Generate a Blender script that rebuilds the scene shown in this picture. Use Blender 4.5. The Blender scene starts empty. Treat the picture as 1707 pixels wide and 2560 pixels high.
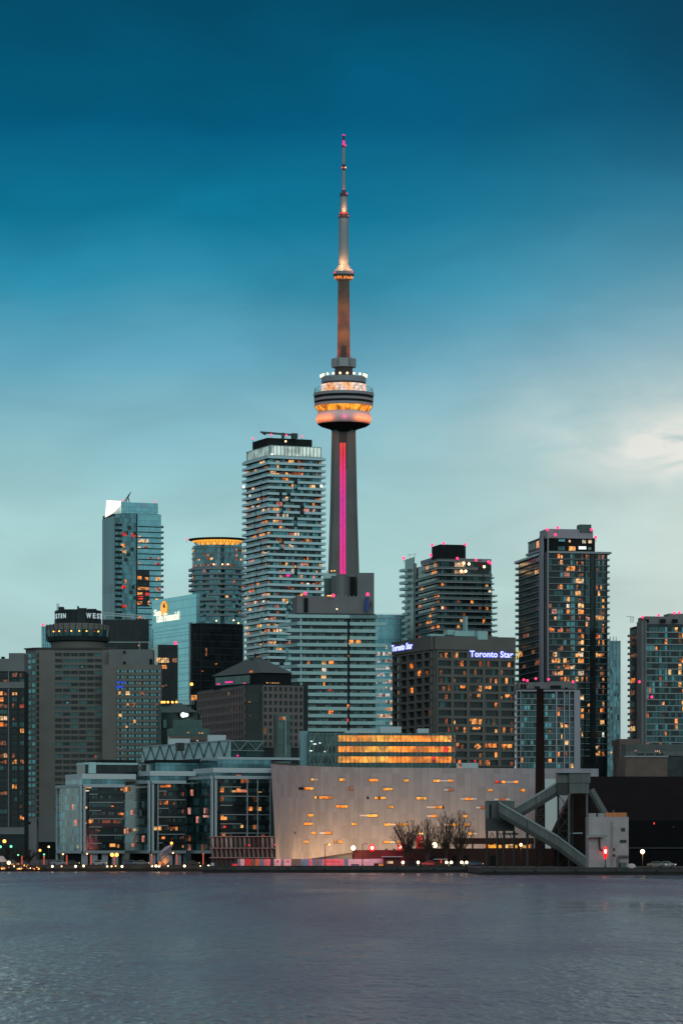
import bpy, bmesh, math, random
from math import sin, cos, pi, radians, sqrt, atan2, floor
from mathutils import Vector, Matrix
random.seed(11)
R = random.random
U = random.uniform
scn = bpy.context.scene
COL = scn.collection

# ------------------------------------------------------------------ camera constants (photo pixels 1707x2560)
F, VH, H, U0 = 8950.0, 2130.0, 5.2, 853.5
G = 1.5                                   # street level above the water
def PX(u, Y): return (u - U0) * Y / F
def PZ(v, Y): return H + (VH - v) * Y / F

# ------------------------------------------------------------------ materials
MATS = {}
def srgb(r, g, b):
    f = lambda c: (c / 255) / 12.92 if c / 255 <= .04045 else ((c / 255 + .055) / 1.055) ** 2.4
    return (f(r), f(g), f(b), 1)
def newmat(name):
    m = bpy.data.materials.new(name); m.use_nodes = True
    MATS[name] = m
    return m, m.node_tree.nodes, m.node_tree.links, m.node_tree.nodes['Principled BSDF']
def math_node(nt, op, a, b=None):
    n = nt.nodes.new('ShaderNodeMath'); n.operation = op
    for i, x in enumerate((a, b)):
        if x is None: continue
        if isinstance(x, (int, float)): n.inputs[i].default_value = x
        else: nt.links.new(x, n.inputs[i])
    return n.outputs[0]
def mat(name, col, rough=.7, metal=0.0, panel=None, amt=.25, noise=None, namt=.2, spec=.5, bump=0):
    """panel=(w,h): every facade panel of that size takes its own tint; noise: soft dirt of that scale"""
    m, N, L, b = newmat(name); nt = m.node_tree
    b.inputs['Roughness'].default_value = rough
    b.inputs['Metallic'].default_value = metal
    b.inputs['Specular IOR Level'].default_value = spec
    c = (col[0], col[1], col[2], 1)
    b.inputs['Base Color'].default_value = c
    fac = None
    if panel:
        tc = N.new('ShaderNodeTexCoord'); sp = N.new('ShaderNodeSeparateXYZ')
        L.new(tc.outputs['Object'], sp.inputs[0])
        h = math_node(nt, 'ADD', sp.outputs[0], sp.outputs[1])
        cx = math_node(nt, 'FLOOR', math_node(nt, 'DIVIDE', h, panel[0]))
        cz = math_node(nt, 'FLOOR', math_node(nt, 'DIVIDE', sp.outputs[2], panel[1]))
        cb = N.new('ShaderNodeCombineXYZ'); L.new(cx, cb.inputs[0]); L.new(cz, cb.inputs[1])
        wn = N.new('ShaderNodeTexWhiteNoise'); L.new(cb.outputs[0], wn.inputs[0])
        # dark joint line at every panel edge
        fx = math_node(nt, 'FRACT', math_node(nt, 'DIVIDE', h, panel[0]))
        fz = math_node(nt, 'FRACT', math_node(nt, 'DIVIDE', sp.outputs[2], panel[1]))
        jx = math_node(nt, 'GREATER_THAN', fx, min(.9, 1 - .12 / panel[0]))
        jz = math_node(nt, 'GREATER_THAN', fz, min(.9, 1 - .15 / panel[1]))
        j = jx if name == 'slot_wall' else math_node(nt, 'MAXIMUM', jx, jz)
        v = math_node(nt, 'MULTIPLY', wn.outputs[0], 2 * amt)
        fac = math_node(nt, 'ADD', v, 1 - amt)
        fac = math_node(nt, 'MULTIPLY', fac, math_node(nt, 'SUBTRACT', 1, math_node(nt, 'MULTIPLY', j, .15 if name == 'slot_wall' else .3)))
    if noise:
        g = N.new('ShaderNodeNewGeometry'); no = N.new('ShaderNodeTexNoise')
        no.inputs['Scale'].default_value = noise; no.inputs['Detail'].default_value = 5
        L.new(g.outputs['Position'], no.inputs['Vector'])
        f2 = math_node(nt, 'ADD', math_node(nt, 'MULTIPLY', no.outputs[0], 3 * namt), 1 - 1.5 * namt)
        fac = f2 if fac is None else math_node(nt, 'MULTIPLY', fac, f2)
        if bump:
            bp = N.new('ShaderNodeBump'); bp.inputs['Strength'].default_value = bump; bp.inputs['Distance'].default_value = .3
            L.new(no.outputs[0], bp.inputs['Height']); L.new(bp.outputs[0], b.inputs['Normal'])
    if fac is not None:
        mx = N.new('ShaderNodeVectorMath'); mx.operation = 'SCALE'
        mx.inputs[0].default_value = col[:3]; L.new(fac, mx.inputs['Scale'])
        L.new(mx.outputs[0], b.inputs['Base Color'])
    return m
def emit(name, col, strength, scale=0, lo=.3, base=(.02, .02, .02), sample=False):
    m, N, L, b = newmat(name); nt = m.node_tree
    b.inputs['Base Color'].default_value = (*base, 1)
    b.inputs['Roughness'].default_value = .3
    b.inputs['Emission Color'].default_value = (*col[:3], 1)
    b.inputs['Emission Strength'].default_value = strength
    if scale and col[0] > .7 and col[1] > .1:      # every room has its own warmth
        g0 = N.new('ShaderNodeNewGeometry'); n0 = N.new('ShaderNodeTexNoise'); n0.inputs['Scale'].default_value = .12; L.new(g0.outputs['Position'], n0.inputs['Vector'])
        mx = N.new('ShaderNodeMix'); mx.data_type = 'RGBA'; r0 = N.new('ShaderNodeMapRange'); r0.inputs['From Min'].default_value = .4; r0.inputs['From Max'].default_value = .6; L.new(n0.outputs[0], r0.inputs['Value']); L.new(r0.outputs[0], mx.inputs[0])
        mx.inputs[6].default_value = (col[0], col[1] * .72, col[2] * .5, 1); mx.inputs[7].default_value = (col[0], min(1, col[1] * 1.22), min(1, col[2] * 1.7), 1); L.new(mx.outputs[2], b.inputs['Emission Color'])
    if scale:
        g = N.new('ShaderNodeNewGeometry'); no = N.new('ShaderNodeTexNoise')
        no.inputs['Scale'].default_value = scale * 1.5; no.inputs['Detail'].default_value = 2
        L.new(g.outputs['Position'], no.inputs['Vector'])
        r = N.new('ShaderNodeMapRange')
        r.inputs['From Min'].default_value = .38; r.inputs['From Max'].default_value = .62
        r.inputs['To Min'].default_value = max(.04, lo - .15) * strength; r.inputs['To Max'].default_value = strength * 1.25
        L.new(no.outputs[0], r.inputs['Value']); L.new(r.outputs[0], b.inputs['Emission Strength'])
    m.cycles.emission_sampling = 'AUTO' if sample else 'NONE'
    return m

# walls
mat('concrete_brown', (.150, .150, .138), .85, noise=.15, namt=.12)
mat('concrete_star', (.115, .115, .105), .85, noise=.12, namt=.18)
mat('concrete_grey', (.15, .165, .17), .85, noise=.15, namt=.15)
mat('concrete_tower', (.125, .135, .13), .85, noise=.05, namt=.25)
mat('tower_dark', (.05, .05, .05), .8)
mat('tower_panel', (.22, .26, .29), .5)
mat('tower_white', (.42, .42, .43), .6)
mat('mast_grey', (.22, .27, .30), .6)
mat('stone_grid', (.135, .118, .112), .85, noise=.2, namt=.12)
mat('lilac_column', (.26, .27, .31), .7)
mat('pale_frame', (.30, .40, .43), .55)
mat('pale_blue', (.42, .52, .54), .6)
mat('rail_pale', (.44, .64, .68), .35, noise=.4, namt=.1)
mat('rail_teal', (.29, .49, .49), .35, noise=.3, namt=.12)
mat('rail_grey', (.20, .25, .265), .35)
mat('rail_dim', (.07, .10, .105), .4)
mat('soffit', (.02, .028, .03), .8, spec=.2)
mat('black_box', (.010, .014, .015), .8, spec=.15)
mat('dark_metal', (.03, .036, .038), .5)
mat('steel', (.12, .13, .13), .5, .3)
mat('dark_core', (.012, .022, .025), .5, 0, noise=.15, namt=.3, spec=.25)
mat('copper_green', (.016, .062, .056), .6, noise=.3, namt=.2)
mat('green_panel', (.035, .10, .09), .6, panel=(2.2, 3), amt=.15)
mat('slot_wall', (.245, .258, .295), .85, panel=(2.45, 3.7), amt=.11, noise=.25, namt=.10)
mat('slot_white', (.62, .60, .60), .6)
mat('brick_brown', (.12, .09, .075), .9, noise=.3, namt=.25)
mat('shed_roof', (.007, .0075, .0078), .9, noise=.2, namt=.3, spec=.08)
mat('shed_brown', (.018, .011, .010), .9, noise=.3, namt=.3, spec=.1)
mat('conveyor', (.085, .10, .098), .6, panel=(1.2, 40), amt=.16, noise=.35, namt=.22)
mat('conveyor_dark', (.03, .033, .033), .7)
mat('white_metal', (.27, .28, .285), .6, noise=.5, namt=.24)
mat('quay_stone', (.045, .045, .043), .9, noise=.6, namt=.5)
mat('quay_dark', (.012, .012, .012), .9, noise=.6, namt=.5)
mat('asphalt', (.045, .045, .045), .95, noise=.05, namt=.2)
mat('post_black', (.012, .012, .012), .5)
mat('bark', (.045, .033, .027), .95)
mat('red_wall', (.075, .012, .018), .8, noise=.4, namt=.2)
mat('maroon_wall', (.035, .014, .012), .9, noise=.4, namt=.3)
mat('slat_warm', (.30, .20, .18), .6)
mat('slat_pale', (.42, .34, .31), .6)
mat('slat_dark', (.10, .05, .05), .6)
mat('slat_grey', (.16, .14, .125), .6)
mat('banner_blue', (.01, .06, .25), .6)
mat('canopy_dark', (.03, .03, .03), .6)
mat('shell_pale', (.30, .31, .36), .35, .2)
mat('tent', (.45, .38, .38), .7)
for nme, c in dict(paint_red=(.55, .03, .03), paint_pale=(.62, .55, .56), paint_blue=(.10, .25, .36), paint_pink=(.62, .20, .22), paint_green=(.11, .13, .10),
                   paint_orange=(.45, .17, .05), paint_slate=(.20, .24, .30), paint_yellow=(.55, .30, .02), paint_navy=(.03, .07, .12)).items():
    mat(nme, c, .6, noise=.8, namt=.2)
# glass curtain walls: coated glass, every panel with its own tint
mat('glass_teal', (.23, .50, .56), .16, .75, panel=(1.6, 3.0), amt=.12)
mat('glass_bright', (.27, .56, .62), .12, .85, panel=(3.2, 4.1), amt=.06)
mat('glass_mid', (.11, .24, .27), .15, .6, panel=(1.5, 3.1), amt=.35)
mat('glass_black', (.018, .026, .028), .12, .4, panel=(1.5, 3.7), amt=.35)
mat('glass_ribbed', (.10, .19, .22), .3, .5, panel=(1.1, 60), amt=.25)
mat('glass_green', (.05, .10, .095), .2, .4, panel=(2.4, 3), amt=.3)
# single windows
def winmat(name, col, rough, metal, namt=.4, scale=.25):
    return mat(name, col, rough, metal, noise=scale, namt=namt)
winmat('pane_dark', (.018, .028, .03), .12, .35)
winmat('pane_mid', (.045, .115, .12), .12, .5)
winmat('pane_teal', (.12, .33, .36), .15, .6)
winmat('pane_grey', (.13, .19, .19), .4, .2)
winmat('pane_blue', (.12, .34, .42), .2, .6)
emit('lit_orange', (1.0, .30, .05), 1.0, .45, .25)
emit('lit_amber', (1.0, .47, .13), 1.05, .5, .35)
emit('lit_cream', (1.0, .72, .42), .95, .5, .4)
emit('lit_dim', (.75, .20, .05), .35, .4, .1)
emit('lit_pink', (1.0, .36, .22), .6, .4, .3)
emit('lit_red', (1.0, .03, .02), .9, .4, .3)
emit('lit_magenta', (1.0, .01, .35), 1.0)
emit('lit_blue', (.02, .07, 1.0), .8, 1.2, .2)
emit('lit_white', (.85, 1.0, .95), 1.3)
emit('lit_crown', (.62, .80, .72), .75, .12, .75)
emit('lit_flood', (1.0, .93, .80), 1.3)
emit('lit_office', (1.0, .36, .035), 1.15, .22, .65)
emit('lit_slot', (1.0, .34, .03), 1.15, .5, .6)
emit('lit_slotdim', (.8, .2, .04), .35)
emit('lit_peach', (.85, .55, .36), .7, .4, .25)
emit('warn_red', (1.0, .03, .13), 2.6)
emit('bulb_warm', (1.0, .62, .28), 4)
emit('bulb_white', (1.0, .80, .50), 5)
emit('bulb_orange', (1.0, .38, .06), 4)
emit('bulb_halo_red', (1.0, .012, .01), 1.4)  # red bulbs, and the oversized bodies standing in for their halo
emit('bulb_core', (1.0, .75, .6), 5)
emit('bulb_green', (.15, 1.0, .45), 2.2)
emit('pole_glow', (1.0, .14, .05), .45)
emit('gallery_glow', (1.0, .60, .36), .95, .25, .75)
emit('deck_glow', (1.0, .34, .02), 1.05, .14, .5)
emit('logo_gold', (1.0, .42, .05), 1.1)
emit('sign_white', (.80, .86, 1.0), 1.15)
emit('sign_halo', (.03, .05, .95), .95)
emit('sign_warm', (1.0, .95, .74), 1.15)
emit('sign_soft', (.55, .72, .76), .75)
emit('yellow_tube', (1.0, .80, .25), .8)
emit('red_figure', (1.0, .05, .03), 1.3, .8, .5)

def strip_material():
    m, N, L, b = newmat('led_strip'); nt = m.node_tree
    tc = N.new('ShaderNodeTexCoord'); sp = N.new('ShaderNodeSeparateXYZ'); L.new(tc.outputs['Object'], sp.inputs[0])
    mr = N.new('ShaderNodeMapRange'); mr.inputs['From Min'].default_value = 200; mr.inputs['From Max'].default_value = 325
    L.new(sp.outputs[2], mr.inputs['Value'])
    cr = N.new('ShaderNodeValToRGB'); e = cr.color_ramp.elements
    e[0].position = 0; e[0].color = (1, .012, .27, 1); e[1].position = 1; e[1].color = (1, .09, .02, 1)
    for p, c in ((.55, (.80, .012, .36, 1)), (.74, (1, .008, .20, 1)), (.82, (.9, .01, .05, 1))):
        x = e.new(p); x.color = c
    L.new(mr.outputs[0], cr.inputs[0]); L.new(cr.outputs[0], b.inputs['Emission Color'])
    no = N.new('ShaderNodeTexNoise'); no.inputs['Scale'].default_value = .5
    L.new(tc.outputs['Object'], no.inputs['Vector'])
    L.new(math_node(nt, 'ADD', math_node(nt, 'MULTIPLY', no.outputs[0], .6), .55), b.inputs['Emission Strength'])
    b.inputs['Base Color'].default_value = (.02, .02, .02, 1)
strip_material()

# ------------------------------------------------------------------ mesh builder
class MB:
    def __init__(s): s.v = []; s.f = []; s.m = []; s.mats = []
    def mi(s, name):
        if name not in s.mats: s.mats.append(name)
        return s.mats.index(name)
    def add(s, vs, fs, m):
        o = len(s.v); s.v += [tuple(p) for p in vs]; k = s.mi(m)
        for f in fs: s.f.append(tuple(i + o for i in f)); s.m.append(k)
    def box(s, x0, x1, y0, y1, z0, z1, m):
        s.add([(x0, y0, z0), (x1, y0, z0), (x1, y1, z0), (x0, y1, z0), (x0, y0, z1), (x1, y0, z1), (x1, y1, z1), (x0, y1, z1)],
              [(0, 3, 2, 1), (4, 5, 6, 7), (0, 1, 5, 4), (1, 2, 6, 5), (2, 3, 7, 6), (3, 0, 4, 7)], m)
    def hexa(s, p, m):   # 8 points, bottom loop then top loop
        s.add(p, [(0, 3, 2, 1), (4, 5, 6, 7), (0, 1, 5, 4), (1, 2, 6, 5), (2, 3, 7, 6), (3, 0, 4, 7)], m)
    def prism(s, pts, z0, z1, m, top=None):
        n = len(pts); t = top or pts
        s.add([(p[0], p[1], z0) for p in pts] + [(p[0], p[1], z1) for p in t],
              [tuple(range(n))[::-1], tuple(range(n, 2 * n))] + [(i, (i + 1) % n, n + (i + 1) % n, n + i) for i in range(n)], m)
    def ring(s, a, b, z0, z1, m):
        """wall between open polylines a (inner) and b (outer)"""
        n = len(a)
        vs = [(p[0], p[1], z0) for p in a] + [(p[0], p[1], z0) for p in b] + [(p[0], p[1], z1) for p in a] + [(p[0], p[1], z1) for p in b]
        fs = []
        for i in range(n - 1):
            fs += [(i, i + 1, n + i + 1, n + i), (2 * n + i, 3 * n + i, 3 * n + i + 1, 2 * n + i + 1),
                   (n + i, n + i + 1, 3 * n + i + 1, 3 * n + i), (i, 2 * n + i, 2 * n + i + 1, i + 1)]
        fs += [(0, n, 3 * n, 2 * n), (n - 1, 3 * n - 1, 4 * n - 1, 2 * n - 1)]
        s.add(vs, fs, m)
    def tube(s, p, q, r0, r1=None, n=6, m='post_black'):
        r1 = r0 if r1 is None else r1
        p, q = Vector(p), Vector(q); d = q - p
        if d.length < 1e-6: return
        d.normalize(); a = d.orthogonal().normalized(); b = d.cross(a)
        vs = [p + (a * cos(2 * pi * i / n) + b * sin(2 * pi * i / n)) * r0 for i in range(n)] + \
             [q + (a * cos(2 * pi * i / n) + b * sin(2 * pi * i / n)) * r1 for i in range(n)]
        s.add(vs, [tuple(range(n))[::-1], tuple(range(n, 2 * n))] + [(i, (i + 1) % n, n + (i + 1) % n, n + i) for i in range(n)], m)
    def lathe(s, prof, m, n=48, c=(0, 0), cap=True):
        """prof: list of (r, z) or (r, z, material for the band above)"""
        o = len(s.v)
        for p in prof:
            for i in range(n):
                a = 2 * pi * i / n
                s.v.append((c[0] + p[0] * sin(a), c[1] - p[0] * cos(a), p[1]))
        for k in range(len(prof) - 1):
            mm = s.mi(prof[k][2] if len(prof[k]) > 2 else m)
            for i in range(n):
                j = (i + 1) % n
                s.f.append((o + k * n + i, o + k * n + j, o + (k + 1) * n + j, o + (k + 1) * n + i)); s.m.append(mm)
        if cap:
            s.f.append(tuple(o + i for i in range(n))[::-1]); s.m.append(s.mi(m))
            s.f.append(tuple(o + (len(prof) - 1) * n + i for i in range(n))); s.m.append(s.mi(m))
    def sphere(s, c, r, m, nu=8, nv=5):
        prof = [(max(.001, r * sin(pi * k / nv)), c[2] - r * cos(pi * k / nv)) for k in range(nv + 1)]
        s.lathe(prof, m, nu, (c[0], c[1]))
    def mesh(s, name):
        me = bpy.data.meshes.new(name); me.from_pydata(s.v, [], s.f)
        for x in s.mats: me.materials.append(MATS[x])
        me.polygons.foreach_set('material_index', s.m)
        me.update()
        return me
    def build(s, name, parent=None, label=None, smooth=False):
        me = s.mesh(name)
        if smooth:
            for p in me.polygons: p.use_smooth = True
            try: me.set_sharp_from_angle(angle=radians(35))
            except Exception: pass
        return link(name, me, parent, label)
def link(name, data, parent=None, label=None):
    o = bpy.data.objects.new(name, data); COL.objects.link(o)
    if parent is not None: o.parent = parent
    if label: o['label'] = label
    return o
def empty(name, loc, label, cat, rz=0, group=None):
    o = bpy.data.objects.new(name, None); COL.objects.link(o); o.empty_display_size = .5
    o.location = loc; o.rotation_euler = (0, 0, rz); o['label'] = label; o['category'] = cat
    if group: o['group'] = group
    return o
def tag(o, label, cat, group=None):
    o['label'] = label; o['category'] = cat
    if group: o['group'] = group
    return o
def struct(o, kind='structure'): o['kind'] = kind; return o
def copy_tree(o, parent=None):
    c = o.copy(); COL.objects.link(c)
    if parent is not None: c.parent = parent
    for ch in list(o.children): copy_tree(ch, c)
    return c
_TXT = {}
def text_mesh(s, m, depth=.15, off=0.0, space=1.0):
    cu = bpy.data.curves.new('text', 'FONT'); cu.body = s; cu.size = 1; cu.extrude = depth; cu.offset = off; cu.space_character = space
    cu.resolution_u = 3
    ob = bpy.data.objects.new('text', cu); COL.objects.link(ob)
    dg = bpy.context.evaluated_depsgraph_get(); dg.update()
    me = bpy.data.meshes.new_from_object(ob.evaluated_get(dg))
    bpy.data.objects.remove(ob); me.materials.clear(); me.materials.append(MATS[m])
    return me
def fit_mesh(me, x0, x1, z0, z1, y0, yd, ref=None):
    """text lies in XY: stand it up on XZ, scaled to a box; ref = bounds of another text to use for scaling"""
    xs = [v.co.x for v in me.vertices]; ys = [v.co.y for v in me.vertices]
    a, b, c, d = ref or (min(xs), max(xs), min(ys), max(ys))
    zs = [v.co.z for v in me.vertices]; zm = max(abs(min(zs)), abs(max(zs)), 1e-6)
    for v in me.vertices:
        x, y, z = v.co
        v.co = (x0 + (x - a) / (b - a) * (x1 - x0), y0 - z / zm * yd, z0 + (y - c) / (d - c) * (z1 - z0))
    return (a, b, c, d)

def solve_s(ox, oy, dx, dy, u):
    k = (u - U0) / F
    return (k * oy - ox) / (dx - k * dy)

# ------------------------------------------------------------------ buildings
class Face:
    def __init__(s, b, p0, p1):
        s.b = b; s.p0 = Vector(p0); d = Vector(p1) - s.p0; s.w = d.length; s.d = d.normalized()
        s.n = Vector((s.d.y, -s.d.x)); s.ang = atan2(s.d.y, s.d.x)
        c, sn = cos(b.th), sin(b.th)
        s.wo = (b.cx + c * s.p0.x - sn * s.p0.y, b.cy + sn * s.p0.x + c * s.p0.y)
        s.wd = (c * s.d.x - sn * s.d.y, sn * s.d.x + c * s.d.y)
    def pt(s, t, o): p = s.p0 + s.d * t + s.n * o; return (p.x, p.y)
    def su(s, u): return solve_s(s.wo[0], s.wo[1], s.wd[0], s.wd[1], u)
    def z(s, t, v): return PZ(v, s.wo[1] + s.wd[1] * t) - s.b.base
    def box(s, mb, t0, t1, z0, z1, o0, o1, m):
        a, b, c, d = s.pt(t0, o1), s.pt(t1, o1), s.pt(t1, o0), s.pt(t0, o0)
        mb.hexa([(*a, z0), (*b, z0), (*c, z0), (*d, z0), (*a, z1), (*b, z1), (*c, z1), (*d, z1)], m)
    def bar(s, mb, t0, z0, t1, z1, r, o, m, n=5):
        a, b = s.pt(t0, o), s.pt(t1, o); mb.tube((*a, z0), (*b, z1), r, None, n, m)

def offset_poly(pts, d):
    out = []
    for i, p in enumerate(pts):
        ns = []
        if i > 0: e = (Vector(p) - Vector(pts[i - 1])).normalized(); ns.append(Vector((e.y, -e.x)))
        if i < len(pts) - 1: e = (Vector(pts[i + 1]) - Vector(p)).normalized(); ns.append(Vector((e.y, -e.x)))
        if len(ns) == 1: q = Vector(p) + ns[0] * d
        else:
            m = (ns[0] + ns[1]).normalized(); q = Vector(p) + m * (d / max(.3, m.dot(ns[0])))
        out.append((q.x, q.y))
    return out
def cut_poly(pts, a, b):
    """open polyline between arc lengths a and b"""
    out = []; t = 0
    for i in range(len(pts) - 1):
        p, q = Vector(pts[i]), Vector(pts[i + 1]); l = (q - p).length
        if t + l > a and t < b:
            s0 = max(0, a - t) / l; s1 = min(l, b - t) / l
            if not out: out.append(tuple(p + (q - p) * s0))
            out.append(tuple(p + (q - p) * s1))
        t += l
    return out

WCACHE = {}
class Bld:
    def __init__(s, name, label, uc, Y, vt, th=20, ul=None, ur=None, wl=None, wr=None, base=G, pts=None, cat='building', group=None):
        s.Y = Y; s.th = radians(th); s.base = base; s.cx, s.cy = PX(uc, Y), Y
        s.root = empty(name, (s.cx, s.cy, base), label, cat, s.th, group)
        c, sn = cos(s.th), sin(s.th)
        s.wr = wr if wr is not None else solve_s(s.cx, s.cy, c, sn, ur)
        s.wl = wl if wl is not None else solve_s(s.cx, s.cy, -sn, c, ul)
        s.h = PZ(vt, Y) - base
        s.pts = pts or [(0, s.wl), (0, 0), (s.wr, 0)]
        s.faces = [Face(s, s.pts[i], s.pts[i + 1]) for i in range(len(s.pts) - 1)]
        s.back = [(s.wr, s.wl)] if pts is None else []
        s.wins = []
        if len(s.faces) >= 2: s.L, s.R = s.faces[0], s.faces[-1]
    def zz(s, v): return PZ(v, s.Y) - s.base
    def loop(s): return s.pts + s.back
    def part(s, name, mb, parent=None, label=None, smooth=False): return mb.build(name, parent or s.root, label, smooth)
    def mass(s, m, z1=None, z0=0, name='wall', loop=None, top='black_box'):
        mb = MB(); z1 = s.h if z1 is None else z1
        mb.prism(loop or s.loop(), z0, z1, m)
        k = mb.mi(top); mb.m[1] = k
        return s.part(name, mb)
    def win(s, face, t0, t1, z0, z1, m, o=.0, t=.12):
        if m.startswith('lit') and o < .04 and R() < .6:      # blinds half drawn, a lamp in one corner
            w, h = t1 - t0, z1 - z0
            k = R()
            if k < .45: t0 += w * U(0, .3); t1 -= w * U(0, .3)
            if k > .3: z1 -= h * U(.1, .45)
            if R() < .3: m = 'lit_dim'
        s.wins.append((face, round(t0, 1), round(max(t1, t0 + .3), 1), round(z0, 1), round(max(z1, z0 + .3), 1), m, o, t))
    def finish(s, name='window', maxn=100):
        ws = sorted(s.wins, key=lambda w: (-round((w[2] - w[1]) * (w[4] - w[3]), 1), 0 if w[5].startswith('lit') else 1, R()))
        for (f, t0, t1, z0, z1, m, o, t) in ws[:maxn]:
            k = (round(t1 - t0, 2), round(z1 - z0, 2), m, t)
            if k not in WCACHE:
                mb = MB(); mb.box(0, k[0], -t, 0, 0, k[1], m); WCACHE[k] = mb.mesh('window')
            ob = link(name, WCACHE[k], s.root, 'window lit from inside' if m.startswith('lit') else None)
            p = f.pt(t0, o); ob.location = (p[0], p[1], z0); ob.rotation_euler = (0, 0, f.ang)
        if len(ws) > maxn:
            mb = MB()
            for (f, t0, t1, z0, z1, m, o, t) in ws[maxn:]: f.box(mb, t0, t1, z0, z1, o, o + t, m)
            ob = s.part(name, mb); ob['kind'] = 'stuff'
        s.wins = []
    def pick(s, lit, glass, litm):
        if R() < lit: return random.choices(list(litm), list(litm.values()))[0]
        return random.choices(list(glass), list(glass.values()))[0]
    def grid(s, f, t0, t1, z0, z1, nc, nf, wm, fw=.75, fh=.6, lit=.2, glass=None, litm=None, depth=.35, split=1, sill=.5, win_o=.0, rowlit=None, skip=None):
        """frame of piers and bands proud of the core, with single windows in the openings"""
        glass = glass or GL; litm = litm or LT
        cw, ch = (t1 - t0) / nc, (z1 - z0) / nf
        ow, oh = cw * fw, ch * fh
        if wm:
            mb = MB()
            for i in range(nf + 1):
                a = z0 + i * ch - (ch - oh) * (1 - sill) if i else z0
                b = z0 + i * ch + (ch - oh) * sill if i < nf else z1
                f.box(mb, t0, t1, a, b, 0, depth, wm)
            for i in range(nc + 1):
                a = t0 + i * cw - (cw - ow) / 2 if i else t0
                b = t0 + i * cw + (cw - ow) / 2 if i < nc else t1
                f.box(mb, a, b, z0 + .01, z1 - .01, 0, depth + .05, wm)
            s.part('facade_frame', mb)
        for j in range(nf):
            for i in range(nc):
                if skip and skip(i, j): continue
                zz0 = z0 + j * ch + (ch - oh) * sill; a = t0 + i * cw + (cw - ow) / 2
                l = lit if rowlit is None else rowlit(i, j)
                w = ow / split
                for q in range(split):
                    m = s.pick(l, glass, litm)
                    if m is None: continue
                    s.win(f, a + q * w + .04, a + (q + 1) * w - .04, zz0 + .04, zz0 + oh - .04, m, win_o)
    def balconies(s, z0, dz, n, depth, rail, segs, h=1.1, jitter=0, slab='soffit', poly=None, name='balcony', sub=True):
        """segs(i) -> list of (a, b) arc-length ranges along the front polyline; each is one balcony"""
        pts = poly or s.pts
        tot = sum((Vector(pts[i + 1]) - Vector(pts[i])).length for i in range(len(pts) - 1))
        for i in range(n):
            z = z0 + i * dz
            for (a, b) in segs(i, tot):
                q = cut_poly(pts, a, b)
                if len(q) < 2: continue
                o1 = offset_poly(q, depth); o2 = offset_poly(q, depth - .12)
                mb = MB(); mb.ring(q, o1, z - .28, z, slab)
                ob = s.part(name, mb)
                mr = MB(); mr.ring(offset_poly(q, depth - .1), offset_poly(q, depth + .03), z - .25, z + h, rail)
                mr.build('railing', ob if sub else s.root)
    def box(s, name, uc, ul, ur, v0, v1, m, label=None, dy=0, depth=8, parent=None, top=None):
        """box part given in photo pixels, standing dy behind the corner (building's own angle)"""
        Y = s.Y + dy; c, sn = cos(s.th), sin(s.th)
        X = PX(uc, Y); wr = solve_s(X, Y, c, sn, ur); wl = solve_s(X, Y, -sn, c, ul) if ul is not None and ul < uc - .5 else depth
        lx = (X - s.cx) * c + (Y - s.cy) * sn; ly = -(X - s.cx) * sn + (Y - s.cy) * c
        mb = MB(); mb.box(lx, lx + wr, ly, ly + wl, PZ(v1, Y) - s.base, PZ(v0, Y) - s.base, m)
        if top: mb.m[1] = mb.mi(top)
        return s.part(name, mb, parent, label)
    def local(s, u, v, Y=None):
        Y = Y or s.Y; X = PX(u, Y); c, sn = cos(s.th), sin(s.th)
        return ((X - s.cx) * c + (Y - s.cy) * sn, -(X - s.cx) * sn + (Y - s.cy) * c, PZ(v, Y) - s.base)
    def warn(s, pts, r=.55, m='warn_red', dy=0, name='warning_light'):
        for (u, v) in pts:
            p = s.local(u, v, s.Y + dy); mb = MB(); mb.sphere((0, 0, 0), r, m); mb.tube((0, 0, -r - 1.6), (0, 0, -r * .6), .12, m='dark_metal', n=4)
            o = s.part(name, mb); o.location = p

GL = dict(pane_dark=5, pane_mid=3, pane_teal=1.2, pane_grey=.6)
LT = dict(lit_orange=4, lit_amber=3, lit_cream=1.2, lit_dim=4, lit_pink=1, lit_red=.3)
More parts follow.
